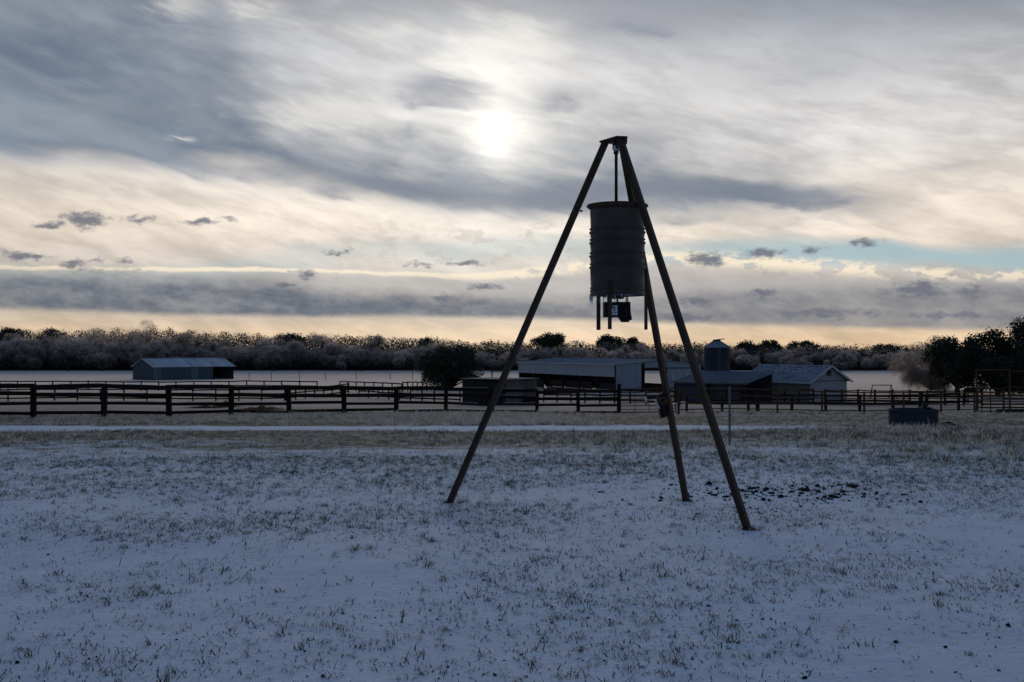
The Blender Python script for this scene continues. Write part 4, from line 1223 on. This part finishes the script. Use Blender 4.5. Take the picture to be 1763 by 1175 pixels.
def frost_tree_meshes(seed, h, w):
    rng = np.random.default_rng(seed)
    th = h * 0.16
    c = np.array([0, 0, h * 0.56]); rad = np.array([w / 2, w / 2, h * 0.45])
    C, R = clumps(rng, c, rad, 11, skirt=-0.85)
    mb = MB()
    mb.tube([(0, 0, -0.4), (0.05, 0.03, th), (0.1, 0.0, h * 0.35)], [0.26, 0.2, 0.14], 6)
    limbs(mb, (0.08, 0, h * 0.25), C, 0.11, rng, 5)
    trunk = mb
    # unfrosted inner twigs, kept dark to paint in the crown's self-shade
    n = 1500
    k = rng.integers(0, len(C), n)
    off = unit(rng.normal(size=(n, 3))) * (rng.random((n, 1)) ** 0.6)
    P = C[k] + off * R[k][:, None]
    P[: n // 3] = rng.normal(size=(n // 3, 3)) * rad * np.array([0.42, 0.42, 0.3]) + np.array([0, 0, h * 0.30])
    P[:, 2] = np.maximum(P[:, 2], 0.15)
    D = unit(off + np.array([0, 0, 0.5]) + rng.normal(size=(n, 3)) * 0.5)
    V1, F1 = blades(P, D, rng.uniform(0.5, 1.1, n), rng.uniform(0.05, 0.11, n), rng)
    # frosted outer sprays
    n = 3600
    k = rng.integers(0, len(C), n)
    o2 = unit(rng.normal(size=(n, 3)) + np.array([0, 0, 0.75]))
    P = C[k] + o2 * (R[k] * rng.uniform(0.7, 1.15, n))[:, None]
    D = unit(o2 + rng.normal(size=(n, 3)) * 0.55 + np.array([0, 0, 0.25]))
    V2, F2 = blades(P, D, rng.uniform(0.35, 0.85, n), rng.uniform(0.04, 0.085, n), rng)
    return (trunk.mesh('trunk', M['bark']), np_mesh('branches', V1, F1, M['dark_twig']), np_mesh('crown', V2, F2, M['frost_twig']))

def oak_meshes(seed, h, w, nleaf, leaf, nclump=16, low=0.22, mat='oak_leaf', trunk_r=0.3, depth=None, inner=0.35, skirt=-0.35, spread=0.36, low_ring=0, lean=0.0):
    rng = np.random.default_rng(seed)
    rad = np.array([w / 2, (depth or w) / 2, h * (1 - low) / 2])
    c = np.array([0, 0, h * low + rad[2]])
    C, R = clumps(rng, c, rad, nclump, 0.5, spread, skirt)
    if low_ring:                                           # boughs that hang down to the ground all round
        wv = rng.uniform(0, 6.283, low_ring)
        Cr = np.stack([np.cos(wv) * rad[0] * rng.uniform(.3, .85, low_ring), np.sin(wv) * rad[1] * rng.uniform(.3, .8, low_ring), h * rng.uniform(0.10, 0.30, low_ring)], 1)
        C = np.concatenate([C, Cr]); R = np.concatenate([R, rng.uniform(0.6, 1.0, low_ring) * np.mean(rad) * spread])
        nclump += low_ring
    C[:, 0] += lean * (1 - C[:, 2] / h) * rad[0]
    mb = MB()
    mb.tube([(0, 0, -0.4), (0.05, 0, 0.1), (0.0, 0.05, h * low * 0.6), (0.1, 0, h * (low + 0.12))], [trunk_r * 1.5, trunk_r * 1.05, trunk_r * 0.85, trunk_r * 0.7], 9, cap=False)
    limbs(mb, (0.06, 0.02, h * (low * 0.85)), C, trunk_r * 0.42, rng, 6)
    k = rng.integers(0, nclump, nleaf)
    o = unit(rng.normal(size=(nleaf, 3))) * (inner + (1 - inner) * rng.random((nleaf, 1)) ** 0.5)
    P = C[k] + o * (R[k][:, None] * np.array([1.1, 1.1, 0.85])) + rng.normal(size=(nleaf, 3)) * leaf * 0.5
    N = unit(o + rng.normal(size=(nleaf, 3)) * 0.7)
    V, F = leaves(P, N, rng.uniform(0.6, 1.3, nleaf) * leaf, rng)
    return mb.mesh('trunk', M['bark'], True), np_mesh('crown', V, F, M[mat]), C, R, rng

def hanging_sprays(C, R, n, rng, L, w, mat, side=None, droop=1.0):
    """Ice-loaded twigs that droop from the outside of the clumps."""
    k = rng.integers(0, len(C), n)
    o = unit(rng.normal(size=(n, 3)) + (np.array(side) if side is not None else 0))
    P = C[k] + o * (R[k] * rng.uniform(0.6, 1.12, n))[:, None]
    D = unit(o * 0.6 + rng.normal(size=(n, 3)) * 0.45 - np.array([0, 0, droop]))
    V, F = blades(P, D, rng.uniform(0.5, 1.2, n) * L, rng.uniform(0.6, 1.3, n) * w, rng)
    return np_mesh('iced_sprays', V, F, M[mat])

def build_trees():
    rng = random.Random(77)
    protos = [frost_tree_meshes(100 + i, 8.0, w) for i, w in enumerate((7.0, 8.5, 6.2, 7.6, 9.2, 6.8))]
    # height of the frosted wood edge and of the skyline, by photograph column
    def wood_top(px): return np.interp(px, [-150, 0, 250, 400, 640, 760, 850, 1100, 1350, 1550, 1900], [577, 578, 574, 583, 586, 592, 598, 598, 603, 604, 604])
    def sky_top(px): return np.interp(px, [-150, 0, 60, 160, 260, 400, 520, 640, 730, 850, 1000, 1150, 1250, 1400, 1550, 1900], [566, 567, 573, 571, 570, 577, 578, 582, 585, 592, 592, 594, 597, 598, 598, 598])
    zone = lambda px: ('left of the field barn' if px < 225 else 'behind the field barn' if px < 405 else 'left of the round oak' if px < 715 else
                       'behind the open barn' if px < 1210 else 'behind the house and the silo' if px < 1475 else 'beside the right-hand oaks')
    n = 0
    for d, step, low in ((296, 4.3, 1.0), (303, 4.6, 0.0)):
        x = -168.0
        while x < 168:
            x += step * rng.uniform(0.65, 1.35)
            dd = d + rng.uniform(-3, 3)
            px = CX + x / dd * FPX
            z = GZ(x, dd)
            h = (zat(wood_top(px), dd) - z) * (rng.uniform(0.42, 0.90) if low else rng.uniform(0.70, 1.12))
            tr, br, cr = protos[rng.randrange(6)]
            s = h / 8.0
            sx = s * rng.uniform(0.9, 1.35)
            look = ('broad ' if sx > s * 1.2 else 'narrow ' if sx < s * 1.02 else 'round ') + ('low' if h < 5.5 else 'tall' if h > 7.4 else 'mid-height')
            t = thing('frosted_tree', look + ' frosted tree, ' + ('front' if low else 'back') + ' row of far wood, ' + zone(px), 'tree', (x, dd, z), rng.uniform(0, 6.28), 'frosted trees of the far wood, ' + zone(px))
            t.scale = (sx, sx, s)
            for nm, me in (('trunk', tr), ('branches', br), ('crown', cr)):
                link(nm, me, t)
            n += 1
    # dense dark wood behind: too far to pick apart
    g = np.random.default_rng(5)
    N = 190000
    X = g.uniform(-185, 185, N); Yd = g.uniform(306, 330, N)
    px = CX + X / Yd * FPX
    top = EYE + (HY - sky_top(px)) / FPX * Yd
    lump = 0.9 * np.sin(X * 0.55 + 1.3) * np.sin(X * 0.21) + 0.7 * np.sin(X * 1.25 + 0.4 * Yd) + 0.35 * np.sin(X * 2.9)
    base = gz(X, Yd)
    H = (top - base) + lump * 0.75 + 0.0
    Z = base + H * g.random(N) ** 0.62
    k3 = N // 3
    Z[:k3] = base[:k3] + H[:k3] * 0.35 * g.random(k3); Yd[:k3] = g.uniform(300, 312, k3)
    P = np.stack([X, Yd, Z], 1)
    D = unit(g.normal(size=(N, 3)) + np.array([0, -0.3, 0.4]))
    V, F = leaves(P, D, g.uniform(0.6, 1.3, N) * np.clip(1.25 - 0.9 * (Z - base) / H, 0.24, 1.0), g)
    o = link('far_woodland', np_mesh('far_woodland', V, F, M['oak_leaf']))
    tag(o, 'dark evergreen woodland rising behind the frosted trees along the whole horizon', 'woodland', kind='stuff')
    # frost-tipped twigs along the top of that wood
    N = 42000
    X = g.uniform(-185, 185, N); Yd = g.uniform(304, 318, N)
    px = CX + X / Yd * FPX
    top = EYE + (HY - wood_top(px)) / FPX * Yd
    lump = 1.0 * np.sin(X * 0.41 + 0.3) * np.sin(X * 0.17 + 1) + 0.7 * np.sin(X * 0.95 + 0.6 * Yd)
    base = gz(X, Yd)
    Z = base + (top - base) * g.uniform(0.4, 1.08, N) + lump * 0.6
    V, F = blades(np.stack([X, Yd, Z], 1), unit(g.normal(size=(N, 3)) * 0.6 + np.array([0, 0, 0.8])), g.uniform(0.4, 1.0, N), g.uniform(0.05, 0.1, N), g)
    o = link('frosted_thicket', np_mesh('frosted_thicket', V, F, M['frost_twig']))
    tag(o, 'pale frosted twig thicket filling the far wood between the nearer trees', 'thicket', kind='stuff')

    def place(name, label, px, d, meshes, rz=0.0, cat='tree', group=None):
        x = xat(px, d)
        t = thing(name, label, cat, (x, d, GZ(x, d)), rz, group)
        for nm, me in meshes:
            if me is not None: link(nm, me, t)
        return t
    # single oaks that stand out on the skyline
    for k, (px, pyt, wpx, lab) in enumerate(((944, 573, 74, 'broad dark oak breaking the skyline left of the hanging drum'),
                                             (1048, 577, 46, 'dark round oak on the skyline directly below the drum, left of a pair'),
                                             (1085, 580, 44, 'dark round oak on the skyline below the drum, right of a pair'),
                                             (1284, 590, 50, 'dark oak on the skyline just right of the silo'),
                                             (1325, 588, 44, 'taller dark oak on the skyline above the house roof'),
                                             (1384, 589, 56, 'flat-topped dark oak on the skyline right of the house ridge'),
                                             (733, 583, 26, 'small dark oak on the skyline above the round oak'),
                                             (1526, 594, 44, 'low dark oak on the skyline left of the right-hand oaks'),
                                             (86, 566, 60, 'dark oak topping the wood at far left'),
                                             (20, 564, 50, 'dark oak rising at the left picture edge'),
                                             (505, 577, 60, 'dark oak on the skyline right of the field barn'))):
        d = 312 + (k % 3) * 3
        z = GZ(xat(px, d), d)
        h = zat(pyt, d) - z
        tr, cr, C, R, r_ = oak_meshes(300 + k, h, wpx * 1.1 / FPX * d, 5200, 0.45, 14, 0.50, skirt=-0.6)
        place('skyline_oak', lab, px, d, (('trunk', tr), ('crown', cr)), group='oaks on the skyline')
    # bare tall tree at left
    d = 300
    h = zat(558, d) - GZ(xat(258, d), d)
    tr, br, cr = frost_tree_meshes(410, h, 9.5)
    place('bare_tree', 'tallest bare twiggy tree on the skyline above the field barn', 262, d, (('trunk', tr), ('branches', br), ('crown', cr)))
    # round live oak in the paddock
    d = 165.0
    z = GZ(xat(775, d), d)
    h = zat(584, d) - z
    tr, cr, C, R, r_ = oak_meshes(501, h * 1.08, 136 / FPX * d, 15000, 0.30, 30, 0.02, trunk_r=0.35, depth=8.0, skirt=-0.9, spread=0.30, low_ring=14)
    place('round_oak', 'dark round live oak with icy drooping left side behind the paddock', 775, d,
          (('trunk', tr), ('crown', cr), ('iced_sprays', hanging_sprays(C, R, 1500, r_, 0.8, 0.06, 'ice_leaf', (-1.0, -0.2, 0.3)))))
    # the oaks at right
    d = 140.0
    z = GZ(xat(1650, d), d)
    h = zat(570, d) - z
    tr, cr, C, R, r_ = oak_meshes(502, h * 1.06, 146 / FPX * d, 17000, 0.27, 30, 0.10, trunk_r=0.36, depth=7.5, skirt=-0.62, spread=0.30, low_ring=3, lean=-0.1)
    t = place('live_oak', 'dark live oak with visible trunk and fallen limb left of the pipe frame', 1648, d,
              (('trunk', tr), ('crown', cr), ('iced_sprays', hanging_sprays(C, R, 1100, r_, 0.9, 0.05, 'ice_leaf', (-0.8, -0.2, 0.2)))))
    MB().tube([(0.0, -0.3, 2.2), (-1.2, -0.5, 1.5), (-2.2, -0.6, 1.1), (-3.0, -0.6, 0.55)], [0.16, 0.12, 0.10, 0.05], 7).build('fallen_limb', M['bark'], t, True)
    MB().tube([(-1.8, -0.55, 1.25), (-1.9, -0.6, 0.7), (-1.6, -0.6, 0.2)], [0.06, 0.05, 0.02], 6).build('fallen_limb', M['bark'], t, True)
    d = 146.0
    z = GZ(xat(1588, d), d)
    h = zat(586, d) - z
    tr, cr, C, R, r_ = oak_meshes(503, h * 1.06, 140 / FPX * d, 3600, 0.22, 44, 0.05, mat='ice_leaf', trunk_r=0.12, depth=6.0, skirt=-0.6, spread=0.19, low_ring=12, lean=-0.18)
    place('weeping_tree', 'pale ice-covered drooping tree at the left flank of the right-hand oaks', 1602, d,
          (('trunk', tr), ('crown', cr), ('iced_sprays', hanging_sprays(C, R, 6500, r_, 1.6, 0.04, 'frost_twig', (-0.2, 0, 0.3), 1.1))))
    d = 133.0
    for k, (px, pyt, wpx, lab) in enumerate(((1718, 562, 110, 'large dark live oak behind the tall pipe frame'), (1800, 546, 150, 'largest dark live oak, cut by the right picture edge'))):
        dd = d + 5 * k
        z = GZ(xat(px, dd), dd)
        h = zat(pyt, dd) - z
        tr, cr, C, R, r_ = oak_meshes(510 + k, h * 1.06, wpx * 1.25 / FPX * dd, 19000, 0.28, 34, 0.06, trunk_r=0.4, depth=8.0, skirt=-0.8, spread=0.29, low_ring=9)
        place('live_oak', lab, px, dd, (('trunk', tr), ('crown', cr)), group='oaks at right')
build_trees()

# ------------------------------------------------------------------ grass, clods, straw
def tuft_mesh(name, seed, n, lmin, lmax, w, lean, mat, seg=3, spread=0.03):
    r = np.random.default_rng(seed)
    V, F = [], []
    for i in range(n):
        a = r.uniform(0, 2 * math.pi)
        L = r.uniform(lmin, lmax)
        p = np.array([r.normal() * spread, r.normal() * spread, -0.004])
        d = np.array([math.cos(a) * lean * r.uniform(0.3, 1), math.sin(a) * lean * r.uniform(0.3, 1), 1.0])
        bend = np.array([math.cos(a + r.normal() * .4), math.sin(a + r.normal() * .4), -0.7]) * r.uniform(0.3, 1.1) * lean
        s = np.array([-math.sin(a + r.uniform(-1, 1)), math.cos(a + r.uniform(-1, 1)), 0.0])
        b = len(V)
        for k in range(seg + 1):
            ww = w * (1 - k / seg) ** 0.7
            if k < seg: V += [p - s * ww / 2, p + s * ww / 2]
            else: V += [p]
            dd = d / np.linalg.norm(d)
            p = p + dd * L / seg
            d = d + bend * (0.9 / seg) * 2
        for k in range(seg - 1):
            F.append((b + 2 * k, b + 2 * k + 1, b + 2 * k + 3, b + 2 * k + 2))
        F.append((b + 2 * seg - 2, b + 2 * seg - 1, b + 2 * seg))
    m = bpy.data.meshes.new(name)
    m.from_pydata([tuple(q) for q in V], [], F)
    m.materials.append(mat)
    return m
def scatter(name, label, cat, meshes, P, rot, scl, idx):
    """One object that instances small meshes on points (geometry nodes)."""
    pc = bpy.data.collections.new(name + '_parts')
    for i, me in enumerate(meshes):
        pc.objects.link(bpy.data.objects.new('%s_%02d' % (name, i), me))
    m = bpy.data.meshes.new(name)
    m.vertices.add(len(P)); m.vertices.foreach_set('co', np.asarray(P, np.float32).ravel())
    at = m.attributes.new('rot', 'FLOAT_VECTOR', 'POINT'); at.data.foreach_set('vector', np.asarray(rot, np.float32).ravel())
    at = m.attributes.new('scl', 'FLOAT_VECTOR', 'POINT'); at.data.foreach_set('vector', np.asarray(scl, np.float32).ravel())
    at = m.attributes.new('idx', 'INT', 'POINT'); at.data.foreach_set('value', np.asarray(idx, np.int32))
    o = link(name, m)
    ng = bpy.data.node_groups.new(name, 'GeometryNodeTree')
    ng.interface.new_socket('Geometry', in_out='INPUT', socket_type='NodeSocketGeometry')
    ng.interface.new_socket('Geometry', in_out='OUTPUT', socket_type='NodeSocketGeometry')
    gi, go = ng.nodes.new('NodeGroupInput'), ng.nodes.new('NodeGroupOutput')
    ip = ng.nodes.new('GeometryNodeInstanceOnPoints')
    ci = ng.nodes.new('GeometryNodeCollectionInfo')
    ci.inputs['Collection'].default_value = pc
    ci.inputs['Separate Children'].default_value = True
    ci.inputs['Reset Children'].default_value = True
    ip.inputs['Pick Instance'].default_value = True
    def attr(nm, ty, sock):
        a = ng.nodes.new('GeometryNodeInputNamedAttribute'); a.data_type = ty; a.inputs['Name'].default_value = nm
        ng.links.new(a.outputs['Attribute'], sock)
    attr('rot', 'FLOAT_VECTOR', ip.inputs['Rotation'])
    attr('scl', 'FLOAT_VECTOR', ip.inputs['Scale'])
    attr('idx', 'INT', ip.inputs['Instance Index'])
    ng.links.new(gi.outputs[0], ip.inputs['Points'])
    ng.links.new(ci.outputs[0], ip.inputs['Instance'])
    ng.links.new(ip.outputs[0], go.inputs[0])
    md = o.modifiers.new('scatter', 'NODES'); md.node_group = ng
    tag(o, label, cat, kind='stuff')
    return o
def field(seed, scale):
    """Smooth random field over the ground, about -1..1."""
    r = np.random.default_rng(seed)
    K = [(r.normal(size=2) * scale, r.uniform(0, 6.28)) for _ in range(14)]
    return lambda x, y: sum(np.sin(k[0] * x + k[1] * y + p) for k, p in K) / 4.2
def sow(seed, y0, y1, dens_max, dens, wide=0.60, pad=3.0):
    """Random ground points between depths y0..y1 with density dens(x, y) per square metre."""
    r = np.random.default_rng(seed)
    A = wide * (y1 * y1 - y0 * y0) + 2 * pad * (y1 - y0)
    n = int(A * dens_max)
    y = np.sqrt(r.uniform(y0 * y0, y1 * y1, n))
    x = r.uniform(-1, 1, n) * (wide * y + pad)
    k = r.random(n) < dens(x, y) / dens_max
    x, y = x[k], y[k]
    return x, y, r
def sown(name, label, meshes, seed, y0, y1, dmax, dens, s0, s1, tilt=0.2, wide=0.60, wind=None, size=None):
    x, y, r = sow(seed, y0, y1, dmax, dens, wide)
    n = len(x)
    P = np.stack([x, y, gz(x, y)], 1)
    rot = np.stack([r.normal(size=n) * tilt, r.normal(size=n) * tilt + (wind or 0.0), r.uniform(0, 6.28, n) if wind is None else r.normal(size=n) * 0.5], 1)
    s = r.uniform(s0, s1, n) * (size(x, y) if size else 1.0)
    return scatter(name, label, 'grass', meshes, P, rot, np.stack([s, s, s * r.uniform(0.7, 1.2, n)], 1), r.integers(0, len(meshes), n))

def build_grass():
    fa, fb, fc = field(1, 0.9), field(2, 2.6), field(3, 0.35)
    near = [tuft_mesh('tuft', 10 + i, nb, 0.03, 0.085, 0.0052, 0.8, M['grass_near'], 3, 0.022) for i, nb in enumerate((5, 7, 9, 12, 6, 15))]
    near += [tuft_mesh('tuft', 18 + i, nb, 0.02, 0.07, 0.0042, 0.9, M['grass_pale'], 3, 0.022) for i, nb in enumerate((6, 9))]
    bits = [tuft_mesh('bit', 30 + i, nb, 0.015, 0.05, 0.0062, 1.4, M['grass_pale' if i == 5 else 'grass_near'], 2, 0.018) for i, nb in enumerate((1, 2, 3, 2, 4, 5))]
    sown('snow_grass', 'sparse green-brown grass tufts poking through the near snow', near, 21, 3.5, 20.0, 95,
         lambda x, y: np.clip(20 + 17.0 * fa(x, y) + 20.0 * fb(x, y) + np.clip(y - 10.5, 0, 9) * 7.0 + np.clip(8 - y, 0, 4) * 3, 4.0, 95) * np.where((x > 0.6) & (y > 9) & (y < 14), 0.55, 1.0), 0.35, 1.25)
    sown('grass_bits', 'tiny bent blades and litter scattered over the near snow', bits, 22, 3.5, 21.0, 330,
         lambda x, y: np.clip(150 + 120 * fb(x, y) + 85 * fa(x, y), 25, 330), 0.6, 1.6)
    mid = [tuft_mesh('tuft', 50 + i, 16, 0.06, 0.17, 0.008, 1.1, M['grass_mid'], 3, 0.05) for i in range(5)]
    dull = [tuft_mesh('tuft', 60 + i, 16, 0.05, 0.13, 0.009, 1.1, M['grass_dull'], 2, 0.05) for i in range(4)]
    # the edge of the long grass comes nearer on the right
    edge = lambda x, y: 19.5 - 0.28 * np.clip(x, -4, 14) + 1.2 * fa(x, y) + 1.0 * fc(x, y)
    band = lambda x, y: np.clip((y - edge(x, y)) / 7.0, 0, 1) * np.clip((30.2 + 0.5 * fa(x, y) + np.clip(x - 4, 0, 9) * 0.16 - y) / 0.7, 0, 1)
    sown('frosted_grass', 'band of pale frosted grass between the near snow and the snowy track', mid + dull, 23, 14.0, 32.0, 70,
         lambda x, y: 66 * band(x, y) * np.clip(0.55 + 0.55 * fc(x, y) + 0.7 * fb(x, y), 0.04, 1.05) + 7 * np.clip((y - 14) / 6, 0, 1) * (y < 30), 0.6, 1.45, 0.25,
         size=lambda x, y: 0.75 + 0.35 * np.clip(x / 10, -0.3, 1) + 0.2 * fc(x, y))
    tall = [tuft_mesh('tuft', 70 + i, 22, 0.10, 0.28, 0.011, 0.9, M['grass_mid'], 3, 0.09) for i in range(5)]
    fp0, fp1 = (xat(58, 43.0), 43.0), (xat(1065, 58.5), 58.5)
    fy = lambda x: fp0[1] + (np.clip(x, -60, fp1[0] + 2) - fp0[0]) * (fp1[1] - fp0[1]) / (fp1[0] - fp0[0])
    sown('bank_grass', 'taller pale frosted grass on the bank along the board fence', tall + dull, 24, 32.0, 50.0, 36,
         lambda x, y: np.clip((y - 33.0 - 0.5 * fa(x, y)) / 0.8, 0, 1) * np.clip((fy(x) + 1.5 - y) / 1.2, 0, 1) * np.where(x > 4, 20, 30) * np.clip(0.55 + 0.5 * fc(x, y) + 0.75 * fb(x, y), 0.06, 1.15), 0.5, 1.15, 0.2, 0.56,
         size=lambda x, y: np.where(x > 5, 0.6, 1.0) * (1 + 0.3 * fc(x, y)) * np.clip((fy(x) + 1.0 - y) / 6.0, 0.35, 1.0))
    sown('field_grass', 'short frosted grass of the paddock beyond the fences', mid + dull, 25, 46.0, 82.0, 10,
         lambda x, y: 9.0 * np.clip(0.7 + 0.5 * fc(x, y) + 0.2 * fa(x, y), 0.05, 1.1), 0.8, 1.7, 0.25, 0.54)
    # clumps of grass round the tripod feet
    P, rr = [], np.random.default_rng(9)
    for f in FEET:
        for i in range(16):
            x, y = f.x + rr.normal() * 0.09 + 0.04, f.y + rr.normal() * 0.06
            P.append((x, y, GZ(x, y)))
    n = len(P)
    scatter('foot_grass', 'little ring of dry grass around the tripod feet', 'grass', near, P, np.stack([rr.normal(size=n) * .3, rr.normal(size=n) * .3, rr.uniform(0, 6, n)], 1),
            np.repeat(rr.uniform(0.6, 1.1, n)[:, None], 3, 1), rr.integers(0, len(near), n))
    # dead stalks
    mb = MB()
    for px, py, hpx, lean, mat in ((258, 945, 20, 0.3, 0), (206, 975, 16, -0.2, 0), (1440, 1096, 26, -0.9, 1), (1405, 930, 8, 0.5, 0), (960, 1000, 12, 0.2, 0), (640, 1010, 10, -.4, 0)):
        p = ground_at(px, py)
        h = hpx / FPX * p.y
        pts = [p - Vector((0, 0, 0.01)), p + Vector((lean * -0.4 * h, 0.01, h * 0.5)), p + Vector((lean * -h, 0.02, h))]
        o = MB().tube([q - p for q in pts], [0.0035, 0.003, 0.0015], 5).build('dead_stalk', M['hay' if mat == 0 else 'frost_twig'])
        o.location = p
        tag(o, {258: 'tallest dark dead stalk leaning in the left foreground snow', 206: 'short dark dead stalk in the left foreground snow', 1440: 'pale frosted twig slanting in the right foreground snow',
                1405: 'tiny dark stalk right of the front tripod foot', 960: 'thin dark stalk in the middle foreground snow', 640: 'small dark stalk in the snow left of centre'}[px], 'stalk', 'dead stalks in the snow')

def clod_mesh(seed, sub=2):
    bm = bmesh.new()
    bmesh.ops.create_icosphere(bm, subdivisions=sub, radius=1.0)
    r = random.Random(seed)
    ph = [r.uniform(0, 6) for _ in range(6)]
    for v in bm.verts:
        n = 0.8 + 0.2 * math.sin(3 * v.co.x + ph[0]) * math.sin(3.4 * v.co.y + ph[1]) + 0.15 * math.sin(5 * v.co.z + ph[2]) + r.uniform(-0.09, 0.09)
        v.co *= n
        v.co.z *= 0.62
    m = bpy.data.meshes.new('clod'); bm.to_mesh(m); bm.free()
    m.materials.append(M['soil'])
    return m
def build_clods():
    small = [clod_mesh(i, 1) for i in range(5)]
    r = np.random.default_rng(14)
    P, sc = [], []
    def drop(px, py, s):
        p = ground_at(px, py); P.append((p.x, p.y, p.z + s * 0.25)); sc.append(s)
    for i in range(520):                                   # churned patch behind the tripod
        px = r.normal(1350, 115); py = r.normal(848, 11) + (px - 1330) * 0.01
        if 1020 < px < 1620: drop(px, py, r.gamma(1.7, 0.0072) + 0.004)
    for i in range(150):                                   # below it
        px, py = r.normal(1230, 110), r.normal(880, 16)
        drop(px, py, r.gamma(2.0, 0.0035) + 0.003)
    for i in range(420):                                   # thinly over the whole near field
        px, py = r.uniform(-60, 1830), 800 + 375 * r.random() ** 0.8
        drop(px, py, r.gamma(1.6, 0.0026) + 0.003)
    n = len(P); s = np.array(sc)
    scatter('soil_crumbs', 'dark crumbs of soil scattered over the snow around the tripod', 'soil', small, P, np.stack([r.normal(size=n) * .2, r.normal(size=n) * .2, r.uniform(0, 6, n)], 1),
            np.stack([s * r.uniform(.9, 1.6, n), s, s * r.uniform(.6, 1.1, n)], 1), r.integers(0, 5, n))
    big = [clod_mesh(40 + i, 2) for i in range(4)]
    spots = [(1385, 846, 10, 'largest dark soil clod in the churned patch right of the tripod'), (1409, 848, 6, 'dark soil clod right of the largest one in the churned patch'), (1362, 848, 6, 'dark soil clod left of the largest one in the churned patch'),
             (1290, 843, 5, 'dark soil clod between the two right tripod legs'), (1189, 856, 5, 'dark soil clod touching the back tripod foot'), (1155, 836, 5, 'dark soil clod left of the back tripod leg'),
             (1032, 848, 4, 'lone dark soil clod left of the churned patch'), (1455, 853, 4, 'dark soil clod at the right end of the churned patch'), (1268, 1069, 4, 'dark soil clod in the right foreground snow'),
             (1312, 1067, 4, 'dark soil clod right of another in the right foreground'), (1012, 1064, 4, 'dark soil clod in the middle foreground snow'), (950, 1073, 4, 'dark soil clod left of another in the middle foreground'),
             (591, 1057, 4, 'dark soil clod in the left foreground snow'), (1093, 1041, 4, 'small dark soil clod in the snow below the drum'), (1718, 1155, 4, 'dark soil clod near the lower right corner'), (906, 1166, 4, 'dark soil clod at the lower picture edge')]
    for k, (px, py, wpx, lab) in enumerate(spots):
        p = ground_at(px, py)
        s = wpx / FPX * p.y
        o = link('soil_clod', big[k % 4])
        o.location = p + Vector((0, 0, s * 0.22))
        o.scale = (s, s * 0.9, s * 0.75)
        o.rotation_euler = (0.1, 0.1, k * 1.7)
        tag(o, lab, 'soil clod', 'dark soil clods on the snow')
def build_hay():
    r = np.random.default_rng(31)
    for k, (px, py, wpx, hpx, lab) in enumerate(((386, 701, 34, 12, 'small brown heap of old hay behind the fourth board fence post'), (352, 703, 40, 5, 'thin scatter of brown hay left of the brown hay heap'),
                                                (452, 706, 62, 8, 'low brown line of old hay in the left paddock'))):
        p = ground_at(px, py)
        s = p.y / FPX
        n = 2600
        X = r.normal(size=n) * wpx * s * 0.33; Yd = r.normal(size=n) * wpx * s * 0.22
        top = hpx * s * np.exp(-(X / (wpx * s * 0.38)) ** 2 - (Yd / (wpx * s * 0.3)) ** 2) * (0.75 + 0.35 * np.sin(X * 7 + k))
        Z = gz(p.x + X, p.y + Yd) - p.z + top * r.random(n)
        D = unit(r.normal(size=(n, 3)) * np.array([1, 1, 0.5]) + np.array([0, 0, 0.1]))
        V, F = blades(np.stack([X, Yd, Z], 1), D, r.uniform(0.12, 0.4, n), r.uniform(0.012, 0.03, n), r)
        o = link('hay_heap', np_mesh('hay_heap', V, F, M['hay']))
        o.location = p
        tag(o, lab, 'hay', 'old hay in the left paddock')
build_grass()
build_clods()
build_hay()
